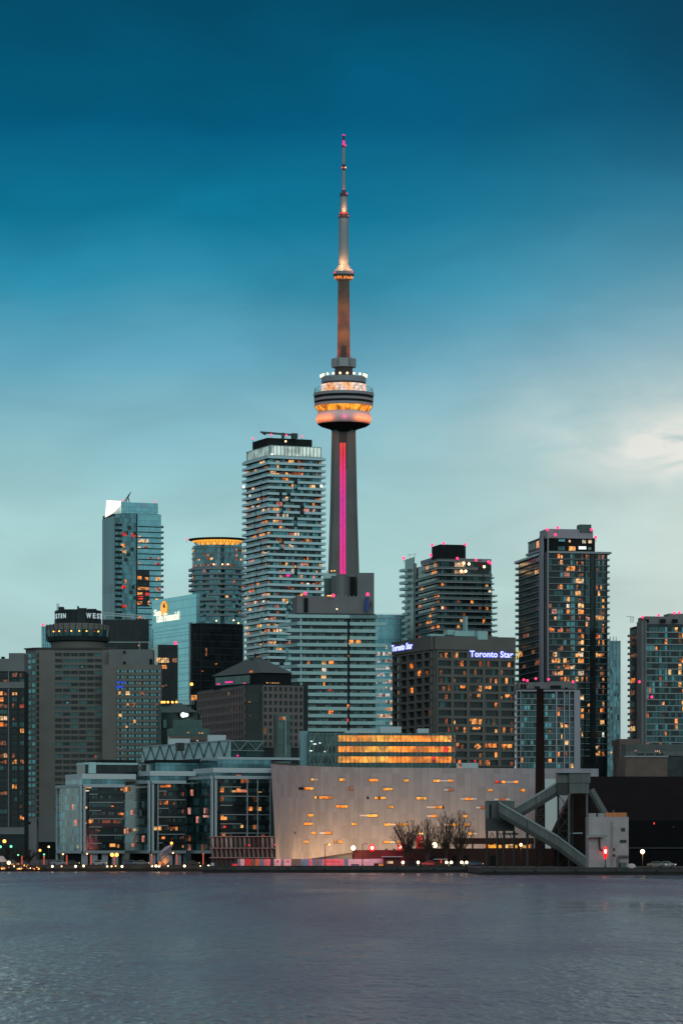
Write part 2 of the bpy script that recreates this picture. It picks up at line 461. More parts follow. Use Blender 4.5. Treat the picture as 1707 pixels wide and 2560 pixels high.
# ================================================================== CN tower (centre u=859, Y=2700)
def cn_tower():
    Y = 2700.0; Z = lambda v: PZ(v, Y) - G
    k = Y / F
    root = empty('observation_tower', (PX(859, Y), Y, G), 'tall concrete communications tower with round pod and antenna mast, lit pink up its shaft', 'tower')
    P = lambda n, mb, par=None, lab=None, sm=True: mb.build(n, par or root, lab, sm)
    # shaft: hexagonal core with three wings; cross section lofted
    def section(reach, core, hw):
        pts = []
        for a in (-150, -30, 90):
            t = radians(a); d = Vector((cos(t), sin(t))); n = Vector((-d.y, d.x))
            for q, w in ((core, hw * 1.5), (reach, hw)):
                pts.append(d * q - n * w)
            for q, w in ((reach, hw), (core, hw * 1.5)):
                pts.append(d * q + n * w)
        return [(p.x, p.y) for p in pts]
    levels = [(0, 33, 9, 3.6), (40, 24, 8.4, 3.4), (90, 18.2, 7.8, 3.2), (140, 15.0, 7.2, 3.0), (200, 12.4, 6.6, 2.8), (260, 10.4, 6.0, 2.7), (326, 8.8, 5.4, 2.6)]
    mb = MB(); vs = []
    for z, r, c, w in levels: vs += [(*p, z) for p in section(r, c, w)]
    n = 12; fs = []
    for i in range(len(levels) - 1):
        for j in range(n): fs.append((i * n + j, i * n + (j + 1) % n, (i + 1) * n + (j + 1) % n, (i + 1) * n + j))
    mb.add(vs, fs, 'concrete_tower'); P('shaft', mb, sm=False)
    # recess with glass lifts and the two light strips
    for x0, x1 in ((-2.9, -.75), (-.35, 1.5)):
        mb = MB(); n = 24; vs = []; fs = []
        for i in range(n + 1):
            z = Z(1437) + (Z(1074) - Z(1437)) * i / n; y = -(6.9 - (z - 150) * .0068)
            for x in (x0, x1):
                vs += [(x, y, z), (x, y - .5, z)]
        for i in range(n):
            a = 4 * i; b = a + 4
            fs += [(a + 1, a + 3, b + 3, b + 1), (a, b, b + 1, a + 1), (a + 2, a + 3, b + 3, b + 2), (a, a + 2, b + 2, b)]
        mb.add(vs, fs, 'led_strip'); o = P('light_strip', mb, sm=False)
    mb = MB(); mb.box(-3.4, 2.5, -6.3, -5.3, Z(1437), Z(1072), 'tower_dark'); P('elevator_track', mb, sm=False)
    # pod
    mb = MB(); mb.lathe([(7.4, Z(1081)), (10.5, Z(1073)), (17.2, Z(1066)), (19.6, Z(1061))], 'black_box', 64, cap=False); P('pod_underside', mb)
    prof = []
    for i in range(13):
        a = -pi / 2 + pi * i / 12 * .96
        prof.append((17.6 + 3.3 * cos(a), Z(1046.5) + 5.0 * sin(a)))
    mb = MB(); mb.lathe(prof, 'tower_white', 72, cap=False); P('radome', mb)
    mb = MB()
    mb.lathe([(16.5, Z(1034)), (18.4, Z(1031.5), 'deck_glow'), (21.6, Z(1017), 'tower_panel'), (22.0, Z(1016), 'tower_panel'), (22.2, Z(1010), 'black_box'),
              (22.0, Z(1009), 'black_box'), (22.0, Z(1004), 'tower_panel'), (22.3, Z(1003.8), 'tower_panel'), (22.5, Z(998), 'black_box'), (22.2, Z(997.8), 'black_box'),
              (22.3, Z(991), 'tower_panel'), (22.7, Z(990.8), 'tower_panel'), (22.8, Z(984), 'tower_panel'), (17, Z(983.6))], 'tower_dark', 72, cap=False)
    P('observation_deck', mb, sm=False)
    for i in range(14):
        a = 2 * pi * (i + .5) / 14
        if cos(a) < -.2: continue
        mb = MB(); mb.tube((18.55 * sin(a), -18.55 * cos(a), Z(1031.5)), (21.75 * sin(a), -21.75 * cos(a), Z(1017)), .2, m='tower_dark', n=4); P('window_mullion', mb, sm=False)
    # restaurant level and fence
    mb = MB(); mb.lathe([(17.2, Z(983.5)), (17.0, Z(962), 'tower_dark'), (16.6, Z(961.5))], 'gallery_glow', 64, cap=False); P('lit_gallery', mb)
    mb = MB()
    for i in range(36):
        a = 2 * pi * i / 36; b = 2 * pi * (i + 1) / 36
        q = lambda r, t, z: (r * sin(t), -r * cos(t), z)
        mb.tube(q(22.5, a, Z(984)), q(21.6, a, Z(971)), .11, m='dark_metal', n=3)
        mb.tube(q(21.6, a, Z(971)), q(21.6, b, Z(971)), .11, m='dark_metal', n=3)
        mb.tube(q(22.2, a, Z(978)), q(22.2, b, Z(978)), .07, m='dark_metal', n=3)
    P('deck_fence', mb, sm=False)
    mb = MB(); mb.lathe([(16.4, Z(962)), (16.5, Z(957.5), 'tower_panel'), (16.6, Z(957.3), 'tower_panel'), (16.9, Z(944), 'tower_dark'), (16.2, Z(943.5)), (7, Z(942))], 'tower_dark', 64, cap=False); P('upper_ring', mb)
    for i in range(20):
        a = 2 * pi * (i + .5) / 20
        mb = MB(); mb.sphere((17.2 * sin(a), -17.2 * cos(a), Z(939.5)), .85, 'bulb_warm'); mb.tube((17.1 * sin(a), -17.1 * cos(a), Z(944)), (17.2 * sin(a), -17.2 * cos(a), Z(940)), .15, m='dark_metal', n=4)
        P('ring_lamp', mb)
    mb = MB(); mb.lathe([(7.9, Z(945)), (7.6, Z(918))], 'tower_dark', 6, cap=False); P('neck', mb, sm=False)
    mb = MB()
    for a in (-62, 0, 62, 130, 180, 230):
        t = radians(a); d = Vector((sin(t), -cos(t))); n = Vector((d.y, -d.x)); w = 3.6
        p = [d * 5.0 - n * w, d * 8.6 - n * w, d * 8.6 + n * w, d * 5.0 + n * w]
        mb.prism([(x.x, x.y) for x in p], Z(918.5), Z(897), 'tower_panel')
    P('equipment_collar', mb, sm=False)
    # upper shaft, six sided with ribs
    mb = MB(); mb.lathe([(6.1, Z(918)), (5.6, Z(880)), (5.0, Z(700))], 'brick_brown', 6, cap=False)
    P('upper_shaft', mb, sm=False)
    mb = MB(); mb.box(-1.9, 1.9, -6.6, -5.3, Z(896), Z(866), 'tower_dark'); P('service_door', mb, sm=False)
    # sky pod
    mb = MB(); mb.lathe([(5.2, Z(701)), (6.3, Z(698.5), 'lit_orange'), (7.4, Z(692), 'tower_dark'), (7.9, Z(687), 'tower_panel'), (8.0, Z(680), 'tower_panel'), (7.0, Z(676), 'lit_cream'), (6.8, Z(674.8), 'tower_panel'), (5.4, Z(670), 'tower_panel'), (4.4, Z(664))], 'tower_panel', 36, cap=False); P('sky_pod', mb, sm=False)
    # antenna
    def seg(name, r0, r1, v0, v1, m):
        mb = MB(); mb.lathe([(r0 * k, Z(v0)), (r1 * k, Z(v1))], m, 16); P(name, mb)
    seg('antenna_section', 12.6, 12.4, 666, 544, 'mast_grey'); seg('antenna_collar', 13.2, 13.2, 545, 536, 'tower_dark')
    seg('lit_collar', 10.6, 10.2, 536.5, 530.5, 'lit_red')
    seg('antenna_section', 9.4, 8.8, 531, 491, 'mast_grey'); seg('antenna_collar', 9.6, 9.6, 491, 482, 'tower_dark'); seg('antenna_collar', 4.6, 4.6, 482, 474, 'tower_dark')
    seg('antenna_section', 4.6, 4.1, 474, 425, 'tower_panel'); seg('antenna_collar', 4.7, 4.4, 425, 410, 'tower_dark'); seg('antenna_section', 4.0, 3.7, 410, 367, 'tower_panel')
    seg('antenna_collar', 4.5, 4.5, 368, 362, 'tower_dark'); seg('lit_collar', 3.7, 2.6, 362, 350, 'lit_magenta'); seg('antenna_tip', 2.5, 2.5, 350, 338, 'red_wall'); seg('lit_collar', 3.7, 3.7, 338, 335.5, 'lit_magenta')
    for (u, v, m) in ((855.5, 419, 'warn_red'), (863.5, 419, 'bulb_orange'), (867, 484, 'warn_red'), (869.5, 540, 'warn_red'), (849, 540, 'warn_red'), (836, 683, 'warn_red'), (880, 682, 'warn_red'), (863.5, 364, 'warn_red')):
        mb = MB(); mb.sphere(((u - 859) * k, -2.0 if abs(u - 859) < 12 else -5, Z(v)), .5, m); P('warning_light', mb)
    # flood lamps fixed to the tower: real lights that wash concrete and mast
    def lamp(x, y, v, col, e, r=.4):
        ld = bpy.data.lights.new('flood_lamp', 'POINT'); ld.energy = e; ld.color = col; ld.shadow_soft_size = r
        o = link('flood_lamp', ld, root); o.location = (x, y, Z(v))
    wm = (1, .40, .13); pk = (1, .06, .25)
    for x in (-1.5, 4): lamp(x * 1.6, -7.5, 660, wm, 3600)
    lamp(-5.5, -4.5, 655, (1, .3, .15), 900)
    lamp(0.6, -5.6, 527, wm, 2000); lamp(2.8, -4.8, 515, (1, .3, .25), 300)
    lamp(0, -4, 473, pk, 350); lamp(0, -2.6, 361, pk, 350)
    for x, y in ((-8.2, -4), (8.2, -4)):
        lamp(x, y, 880, (1, .14, .08), 1500); lamp(x, y, 800, (1, .16, .08), 1300)
    for x in (-5.4, 5.4): lamp(x, -9.5, 840, (1, .34, .10), 2600); lamp(x, -9.5, 770, (1, .34, .10), 1500)
    for a in (-84, -70, -56, -42, -30, 30, 42, 56, 70, 84): lamp(24.2 * sin(radians(a)), -24.2 * cos(radians(a)), 1052, (1, .17, .02), 1500)
    lamp(.9, -23.2, 1050, (1, .02, .22), 420)
    for a in range(-80, 81, 16): lamp(25.5 * sin(radians(a)), -25.5 * cos(radians(a)), 1034, (1, .5, .45), 260)
cn_tower()

# ================================================================== far towers
def every(n, lo=0, hi=None): return lambda i, tot: [(lo, tot if hi is None else hi)]

def glass_tower_crane():
    b = Bld('glass_tower', 'tall teal glass tower with a glowing white slanted crown at its left corner', 288, 2350, 1282, th=22, ul=257, ur=402)
    b.mass('dark_core')
    L, Rf = b.L, b.R; t1 = Rf.su(340)
    mb = MB(); L.box(mb, 0, L.w, 0, b.zz(1290), 0, .4, 'glass_ribbed'); b.part('ribbed_glass_side', mb)
    mb = MB(); Rf.box(mb, Rf.su(343), Rf.w, 0, b.zz(1283), 0, .6, 'glass_teal'); b.part('glass_side', mb)
    mb = MB(); Rf.box(mb, 0, t1, 0, b.zz(1283), 0, .25, 'glass_mid'); b.part('glass_side', mb, label='darker glass bay with recessed balconies')
    b.box('crown', 302, 300, 395, 1255, 1283, 'glass_teal', dy=3, depth=18)
    p = b.local; a = p(262, 1294); c = p(266, 1251); d = p(301, 1253); e = p(300, 1264); f = p(280, 1284)
    mb = MB(); pts = [a, f, e, d, c]; y0 = -1.5
    mb.add([(q[0], q[1] + y0, q[2]) for q in pts] + [(q[0], q[1] + y0 + 1.2, q[2]) for q in pts], [(0, 1, 2, 3, 4), (9, 8, 7, 6, 5)] + [(i, (i + 1) % 5, 5 + (i + 1) % 5, 5 + i) for i in range(5)], 'lit_flood')
    b.part('glowing_crown_panel', mb)
    mb = MB(); e2 = p(302, 1284); mb.add([(e[0], e[1] - 1.2, e[2]), (d[0], d[1] - 1.2, d[2]), (e2[0], e2[1] - 1.2, e2[2]), (f[0], f[1] - 1.2, f[2])] + [(q[0], q[1], q[2]) for q in (e, d, e2, f)],
        [(0, 1, 2, 3), (7, 6, 5, 4), (0, 4, 5, 1), (1, 5, 6, 2), (2, 6, 7, 3), (3, 7, 4, 0)], 'lit_crown'); b.part('crown_panel', mb)
    n = 19; z1 = b.zz(1300); dz = (z1 - b.zz(1560)) / n
    for i in range(n):
        z = z1 - (i + 1) * dz
        mb = MB(); Rf.box(mb, Rf.su(344), Rf.w - .3, z - .5, z + .15, .6, 1.0, 'dark_core'); b.part('floor_band', mb)
        mb = MB(); Rf.box(mb, Rf.w - .2, Rf.w + 1.9, z - .5, z + .9, -6, 0.2, 'rail_dim'); b.part('balcony', mb)
        mb = MB(); Rf.box(mb, 0, Rf.su(304), z - .3, z + 1.2, .3, 1.2, 'soffit'); b.part('balcony', mb)
    # windows
    lit = {(1, 3): 'lit_red', (5, 3): 'lit_pink', (1, 5): 'lit_orange', (1, 6): 'lit_cream', (1, 11): 'lit_orange', (2, 12): 'lit_dim', (1, 16): 'lit_red', (2, 13): 'lit_dim'}
    for (u0, u1, v0, v1, m) in ((302, 315, 1331, 1339, 'lit_red'), (329, 339, 1332, 1341, 'lit_red'), (302, 313, 1359, 1368, 'lit_orange'), (302, 315, 1374, 1383, 'lit_amber'),
        (310, 315, 1449, 1458, 'lit_orange'), (303, 315, 1463, 1471, 'lit_red'), (301, 315, 1512, 1520, 'lit_red'), (345, 351, 1337, 1341, 'lit_amber'), (345, 370, 1346, 1356, 'lit_cream'),
        (344, 352, 1365, 1370, 'lit_amber'), (359, 368, 1362, 1369, 'lit_pink'), (372, 379, 1389, 1396, 'lit_pink'), (390, 397, 1390, 1395, 'lit_pink'), (389, 398, 1404, 1411, 'lit_red'),
        (345, 350, 1403, 1408, 'lit_amber'), (388, 400, 1440, 1449, 'lit_amber'), (389, 401, 1465, 1475, 'lit_pink'), (388, 395, 1491, 1498, 'lit_amber'), (344, 354, 1540, 1546, 'lit_orange'),
        (343, 353, 1438, 1447, 'lit_orange'), (362, 370, 1441, 1448, 'lit_orange'), (344, 372, 1464, 1473, 'lit_orange'), (343, 356, 1478, 1486, 'lit_orange'), (362, 372, 1478, 1487, 'lit_red'),
        (344, 357, 1489, 1497, 'lit_red'), (342, 354, 1502, 1510, 'lit_orange'), (368, 373, 1500, 1510, 'lit_amber')):
        t0, t1_ = Rf.su(u0), Rf.su(u1); b.win(Rf, t0, t1_, b.zz(v1), b.zz(v0), m, .62 if u0 > 341 else .3)
    # dark reflecting patch
    mb = MB(); Rf.box(mb, Rf.su(342), Rf.su(373), b.zz(1515), b.zz(1425), .6, .63, 'glass_black'); b.part('dark_glass_bay', mb)
    for q in range(20):
        u = U(302, 334); v = 1300 + 13.5 * random.randint(0, 18)
        t = Rf.su(u); b.win(Rf, t, t + 2.4, b.zz(v + 9), b.zz(v), random.choice(['pane_grey', 'pane_teal', 'pane_dark']), .3)
    b.finish()
    b.warn([(305, 1250), (388, 1254)])
    cr = MB(); q0 = b.local(315, 1254); q1 = b.local(322, 1240); q2 = b.local(330, 1228)
    for d in (-.7, .7): cr.tube((q0[0] + d, q0[1] + 2, q0[2]), (q2[0], q2[1] + 2, q2[2]), .35, .15, m='dark_metal')
    cr.tube((q0[0] + 3, q0[1] + 2, q0[2]), (q1[0], q1[1] + 2, q1[2]), .3, m='dark_metal'); b.part('roof_crane', cr)
glass_tower_crane()

def round_tower():
    Y = 2150.0; k = Y / F; cu = 543
    b = Bld('round_tower', 'round residential tower topped by a thin disc canopy glowing orange underneath', cu, Y, 1367, th=0, wl=1, wr=1, pts=[(0, 1), (0, 0), (1, 0)])
    c = (0, 17.0); Z = lambda v: PZ(v, Y + 17) - G; r = 67 * k
    mb = MB(); mb.lathe([(r, 0), (r, Z(1428)), (r * .97, Z(1428)), (r * .97, Z(1367))], 'glass_mid', 40, c); b.part('wall', mb, smooth=True)
    mb = MB(); mb.lathe([(r * .975, Z(1424)), (r * .975, Z(1372))], 'glass_mid', 40, c, cap=False); b.part('curtain_wall', mb, smooth=True)
    for v in (1372, 1385, 1397, 1420):
        mb = MB(); mb.lathe([(r * .96, Z(v + 2)), (r * 1.0, Z(v + 2)), (r * 1.0, Z(v)), (r * .96, Z(v))], 'rail_grey', 40, c, cap=False); b.part('glass_band', mb)
    poly = [(c[0] + r * sin(a), c[1] - r * cos(a)) for a in [-1.75 + 3.5 * i / 24 for i in range(25)]]
    fl = [1428 + 12.6 * i for i in range(10)]
    def segs(i, tot):
        if i > 5: return [(0, tot)]
        return [(0, tot * .48), (tot * .53, tot * .72), (tot * .76, tot)] if i % 2 else [(0, tot * .36), (tot * .40, tot * .66), (tot * .72, tot)]
    b.balconies(Z(1544), (Z(1428) - Z(1544)) / 9, 10, 1.9, 'rail_grey', segs, h=1.0, poly=poly)
    fs = [Face(b, poly[i], poly[i + 1]) for i in range(24)]
    for i in range(3, 22):
        for v in (1405, 1395, 1383):
            if R() < .3: b.win(fs[i], .3, fs[i].w - .3, Z(v), Z(v - 7), random.choice(['lit_dim', 'lit_pink', 'pane_grey', 'lit_amber']), .02 - r * .02)
        if R() < .8: b.win(fs[i], .3, fs[i].w - .3, Z(1419), Z(1414), random.choice(['lit_dim', 'lit_dim', 'lit_pink']), .02)
        for j in range(9):
            z = Z(1425 + 12.6 * (j + 1) - 2)
            m = random.choices(['pane_dark', 'pane_teal', 'pane_blue', 'lit_amber', 'lit_pink', None], [5, 3, 3 if j < 5 else 0, .8, .5, 3])[0]
            if m: b.win(fs[i], .2, fs[i].w - .2, z, z + 1.6, m, .03)
    b.finish()
    # canopy disc, tilted a little, underside glowing
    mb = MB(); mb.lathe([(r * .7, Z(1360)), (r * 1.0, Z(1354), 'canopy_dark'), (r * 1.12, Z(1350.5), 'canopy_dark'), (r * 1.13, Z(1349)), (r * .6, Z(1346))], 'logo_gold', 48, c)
    o = b.part('disc_canopy', mb, smooth=False)
    mb = MB()
    for i in range(22):
        a = 2 * pi * i / 22; q = .84 * r
        for da in (-.09, .09): mb.tube((c[0] + q * sin(a), c[1] - q * cos(a), Z(1368)), (c[0] + .9 * r * sin(a + da), c[1] - .9 * r * cos(a + da), Z(1355)), .22, m='dark_metal', n=4)
    b.part('canopy_strut', mb)['kind'] = 'stuff'
    b.warn([(467, 1348)], dy=17)
    for u, v in ((541, 1552), (584, 1551), (596, 1558), (534, 1411), (556, 1411), (570, 1411)):
        p = b.local(u, v, Y - 5); mb = MB(); mb.sphere(p, .45, 'bulb_warm'); b.part('balcony_lamp', mb)
round_tower()

def white_condo():
    b = Bld('condo_tower', 'tallest pale condo tower wrapped in white balconies under a glowing glass crown', 675, 2020, 1140, th=22, ul=616, ur=803)
    b.mass('dark_core')
    tot = b.L.w + b.R.w; n = 38; z1 = b.zz(1145); z0 = b.zz(1707); dz = (z1 - z0) / (n - 1)
    br = {}
    def segs(i, t):
        k = (n - 1 - i)
        if k < 4: return [(0, t)]
        w = b.L.w; out = []; random.seed(i // 2 + 100)
        g1 = w * U(.5, .85); a = 0
        cuts = [(g1, g1 + 1.8)]
        for g in ((.22, .30), (.36, .44), (.50, .60), (.62, .70)):
            if R() < .22: cuts.append((w + b.R.w * g[0], w + b.R.w * (g[0] + U(.05, .09))))
        for (p, q) in sorted(cuts):
            if p > a + 2: out.append((a, p))
            a = max(a, q)
        out.append((a, t)); return out
    # front polyline extended a little round both ends
    poly = [(b.pts[0][0] + 2, b.pts[0][1])] + b.pts + [(b.wr, 2)]
    poly = [(2.0, b.wl), (0, b.wl), (0, 0), (b.wr, 0), (b.wr, 3)]
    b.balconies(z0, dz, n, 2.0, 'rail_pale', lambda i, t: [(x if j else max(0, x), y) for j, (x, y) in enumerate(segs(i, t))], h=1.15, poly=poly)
    for f, nc in ((b.L, 9), (b.R, 17)):
        cw = f.w / nc
        for j in range(n - 1):
            z = z0 + j * dz
            rl = .36 if R() < .3 else .12
            i = 0
            while i < nc:
                m = b.pick(rl, dict(pane_dark=4, pane_teal=3, pane_mid=3, pane_grey=1.2), dict(lit_amber=4, lit_orange=2, lit_cream=2, lit_pink=3, lit_dim=2))
                b.win(f, i * cw + .12, (i + 1) * cw - .12, z + .3, z + dz - .5, m, .02); i += 1
                if m.startswith('lit') and R() < .6 and i < nc: b.win(f, i * cw + .12, (i + 1) * cw - .12, z + .3, z + dz - .5, m, .02); i += 1
    b.win(b.R, b.R.su(715), b.R.su(725), b.zz(1440), b.zz(1433), 'lit_magenta', .1); b.win(b.R, b.R.su(715), b.R.su(725), b.zz(1466), b.zz(1459), 'lit_red', .1)
    b.finish()
    b.box('glass_crown', 675, 620, 801, 1114, 1138, 'lit_crown', dy=1.2)
    mb = MB()
    for f in (b.L, b.R):
        q = int(f.w / 2.2)
        for i in range(q + 1): f.box(mb, i * f.w / q - .06, i * f.w / q + .06, b.zz(1139), b.zz(1113), -1.1, .05, 'pale_frame')
        f.box(mb, 0, f.w, b.zz(1140.5), b.zz(1138), -1.1, 2.0, 'pale_frame'); f.box(mb, 0, f.w, b.zz(1113.5), b.zz(1112.3), -1.1, .1, 'pale_frame')
    b.part('crown_frame', mb)
    b.box('mechanical_box', 668, 631, 780, 1094, 1114, 'black_box', dy=6)
    b.warn([(632, 1096), (678, 1086), (716, 1087.5), (755, 1091)])
    b.warn([(714, 1103)], m='bulb_warm', name='roof_lamp'); b.warn([(680, 1137), (609, 1217), (803, 1215)], m='lit_flood', r=.9, name='roof_lamp')
    mb = MB(); p = b.local(668, 1077); q = b.local(753, 1084)
    mb.tube((p[0], p[1] + 8, p[2]), (q[0], q[1] + 8, q[2]), .75, m='dark_metal', n=4); r = b.local(720, 1094); mb.tube((r[0], r[1] + 8, r[2]), (r[0], r[1] + 8, r[2] + 3.6), .9, m='dark_metal')
    mb.box(q[0] - 2.6, q[0] + .6, q[1] + 7, q[1] + 9.5, q[2] - 2, q[2] + 1, 'dark_metal'); mb.tube((p[0] - 1, p[1] + 8, p[2] + .4), (p[0] + 2, p[1] + 8, p[2] - 1.2), .6, m='dark_metal', n=4)
    b.part('roof_crane', mb)
white_condo()

def insurance_block():
    b = Bld('office_tower', 'bright teal mirrored office block with gold sun logo and white lettering near its top', 477, 1800, 1557, th=26, ul=386, ur=608)
    b.mass('glass_black')
    mb = MB(); b.L.box(mb, 0, b.L.w, 0, b.h, 0, .5, 'glass_bright'); b.part('mirror_glass_side', mb)
    mb = MB(); b.L.box(mb, b.L.w - .9, b.L.w, 0, b.h + .3, .5, .75, 'lilac_column'); b.part('corner_trim', mb)
    # upper block
    Yb = 1792; o = b.box('upper_block', 491, 380, 500, 1484, 1558, 'glass_bright', dy=-6, label='top block of mirrored glass standing proud of the tower')
    z = 0
    for i in range(14):
        z = b.zz(1570 + i * 16.5)
        mb = MB(); b.L.box(mb, 0, b.L.w - 1, z, z + .3, .5, .58, 'pane_blue'); b.part('floor_line', mb)
        mb = MB(); b.R.box(mb, .5, b.R.w, z, z + .35, 0, .15, 'dark_core'); b.part('floor_line', mb)
    mb = MB(); b.R.box(mb, b.R.su(500), b.R.su(502), 0, b.h, 0, .4, 'dark_core'); b.part('corner_trim', mb)
    for (u0, u1, v0, v1, m) in ((537, 542, 1657, 1661, 'lit_orange'), (503, 508, 1676, 1679, 'lit_dim'), (477, 496, 1738, 1751, 'lit_amber'), (513, 517, 1620, 1640, 'lit_dim')):
        b.win(b.R, max(.2, b.R.su(u0)), b.R.su(u1), b.zz(v1), b.zz(v0), m, .16)
    b.finish(); b.warn([(479, 1711)], m='bulb_orange', r=.8, name='wall_lamp')
    # sign on the left face of the upper block
    c, s = cos(b.th), sin(b.th)
    def onface(u, v, off=.3):   # point on upper block left face, in building local coordinates
        Y = 1794; X = PX(491, Y); t = solve_s(X, Y, -s, c, u); x, y = X - s * t, Y + c * t
        lx = (x - b.cx) * c + (y - b.cy) * s; ly = -(x - b.cx) * s + (y - b.cy) * c
        return (lx - off, ly, PZ(v, y) - G)
    def text_on(parent, txt, ua, ub, va, vb, m, off):
        me = text_mesh(txt, m, .05, .008)
        fit_mesh(me, 0, 1, 0, 1, 0, 1)
        A, B, C = onface(ua, vb, off), onface(ub, vb, off), onface(ua, va, off)
        for q in me.vertices:
            x, y, z = q.co; q.co = (A[0] + y * .2, A[1] + (B[1] - A[1]) * x, A[2] + (C[2] - A[2]) * z)
        return link('letters', me, parent)
    sg = empty('rooftop_sign', b.root.location, 'white glowing sign reading Sun Life Financial with a gold sun on teal glass block', 'sign', b.th)
    text_on(sg, 'Sun', 387, 404, 1525, 1541, 'sign_warm', .4)
    text_on(sg, 'Life Financial', 394, 448, 1536, 1557, 'sign_warm', .4)
    P0 = onface(411, 1521, .5); ru = abs(onface(420, 1521)[1] - onface(403, 1521)[1]) / 2; rz = (onface(411, 1503)[2] - onface(411, 1540)[2]) / 2
    mb = MB()
    n = 40; pts = []
    for i in range(n):
        a = 2 * pi * i / n; q = 1.0 if i % 2 else .86
        pts.append((P0[0], P0[1] - ru * q * cos(a), P0[2] + rz * q * sin(a)))
    pts2 = [(p[0] + .3, p[1], p[2]) for p in pts]
    mb.add(pts + pts2, [tuple(range(n)), tuple(range(n, 2 * n))[::-1]] + [(i, (i + 1) % n, n + (i + 1) % n, n + i) for i in range(n)], 'logo_gold')
    mb.build('sun_emblem', sg)
    mb = MB()
    for a, l0, l1 in ((.5, .15, .75), (1.0, .1, .8), (1.5, .15, .7), (0.1, .2, .7)):
        p = Vector((P0[0] - .15, P0[1] - ru * l0 * cos(a), P0[2] + rz * (l0 * sin(a) + .05))); q = Vector((P0[0] - .15, P0[1] - ru * l1 * cos(a), P0[2] + rz * (l1 * sin(a) + .05)))
        mb.tube(p, q, .28, .12, 4, 'brick_brown')
    mb.build('emblem_rays', sg)
insurance_block()

def dark_offices():
    b = Bld('dark_office_tower', 'dark ribbed office tower behind the revolving restaurant with a white beam along its roof', 256, 1950, 1549, th=4, wl=30, ur=372)
    b.mass('glass_black'); mb = MB(); n = 34
    for i in range(n + 1): b.R.box(mb, i * b.R.w / n - .15, i * b.R.w / n + .15, 0, b.h - .5, 0, .5, 'dark_core')
    for v in (1607,): b.R.box(mb, 0, b.R.w, b.zz(v), b.zz(v) + .6, 0, .6, 'rail_grey')
    b.part('facade_ribs', mb)
    for k in range(9):
        u = U(262, 365); v = 1612 + 12 * random.randint(0, 6); b.win(b.R, b.R.su(u), b.R.su(u + 3), b.zz(v + 3), b.zz(v), random.choice(['lit_dim', 'lit_orange']), .1)
    b.finish()
    mb = MB(); p, q = b.local(254, 1537), b.local(366, 1546)
    for dz in (0, 1.3): mb.tube((p[0], p[1], p[2] + dz), (q[0], q[1], q[2] + dz), .3, m='pale_blue', n=4)
    for i in range(13):
        t = i / 13; a = Vector(p).lerp(Vector(q), t); c = Vector(p).lerp(Vector(q), t + 1 / 13)
        mb.tube(a, (c.x, c.y, c.z + 1.3), .12, m='pale_blue', n=3)
    for u in (262, 330, 362): r = b.local(u, 1549); mb.tube((r[0], r[1], r[2]), (r[0], r[1], r[2] + 2.2), .35, m='pale_blue', n=4)
    b.part('roof_beam', mb)
    b2 = Bld('glass_slab', 'low wide blue glass slab showing either side of the revolving restaurant', 104, 2060, 1566, th=2, wl=20, ur=390)
    b2.mass('glass_teal'); b2.warn([(107, 1562), (386, 1565)], r=.7)
    mb = MB()
    for i in range(60): b2.R.box(mb, i * b2.R.w / 60, i * b2.R.w / 60 + .2, 0, b2.h, 0, .3, 'dark_core')
    b2.part('facade_ribs', mb)
    b3 = Bld('black_office_block', 'black ribbed office block with two rows of amber windows beside the teal mirror tower', 395, 1700, 1612, th=8, ul=380, ur=444)
    b3.mass('glass_black'); mb = MB()
    for i in range(21): b3.R.box(mb, i * b3.R.w / 20 - .12, i * b3.R.w / 20 + .12, 0, b3.h - .3, 0, .4, 'dark_core')
    b3.part('facade_ribs', mb)
    for (u0, u1, v0, v1, m) in ((391, 423, 1645, 1657, 'lit_amber'), (430, 443, 1646, 1656, 'lit_dim'), (403, 417, 1663, 1672, 'lit_orange'), (404, 410, 1714, 1718, 'lit_dim'), (412, 418, 1712, 1715, 'lit_dim')):
        n = max(1, int((u1 - u0) / 5))
        for i in range(n): b3.win(b3.R, b3.R.su(u0 + (u1 - u0) * i / n) + .1, b3.R.su(u0 + (u1 - u0) * (i + 1) / n) - .1, b3.zz(v1), b3.zz(v0), m, .41)
    b3.finish(); b3.warn([(439, 1608)], r=.8)
    b4 = Bld('glass_podium', 'dark glass podium with a row of orange lamps under the black ribbed block', 400, 1650, 1762, th=8, ul=395, ur=478)
    b4.mass('glass_green'); mb = MB(); b4.R.box(mb, 0, b4.R.w, b4.h - .5, b4.h, 0, .8, 'dark_core')
    for i in range(9): b4.R.box(mb, b4.R.su(440) + i * 1.0, b4.R.su(440) + i * 1.0 + .25, b4.h, b4.h + 2.6, -.4, 0, 'pale_frame')
    b4.part('roof_rail', mb)
    for u in (405, 411, 420, 431, 441): b4.warn([(u, 1756)], m='bulb_orange', r=.55, name='roof_lamp')
dark_offices()
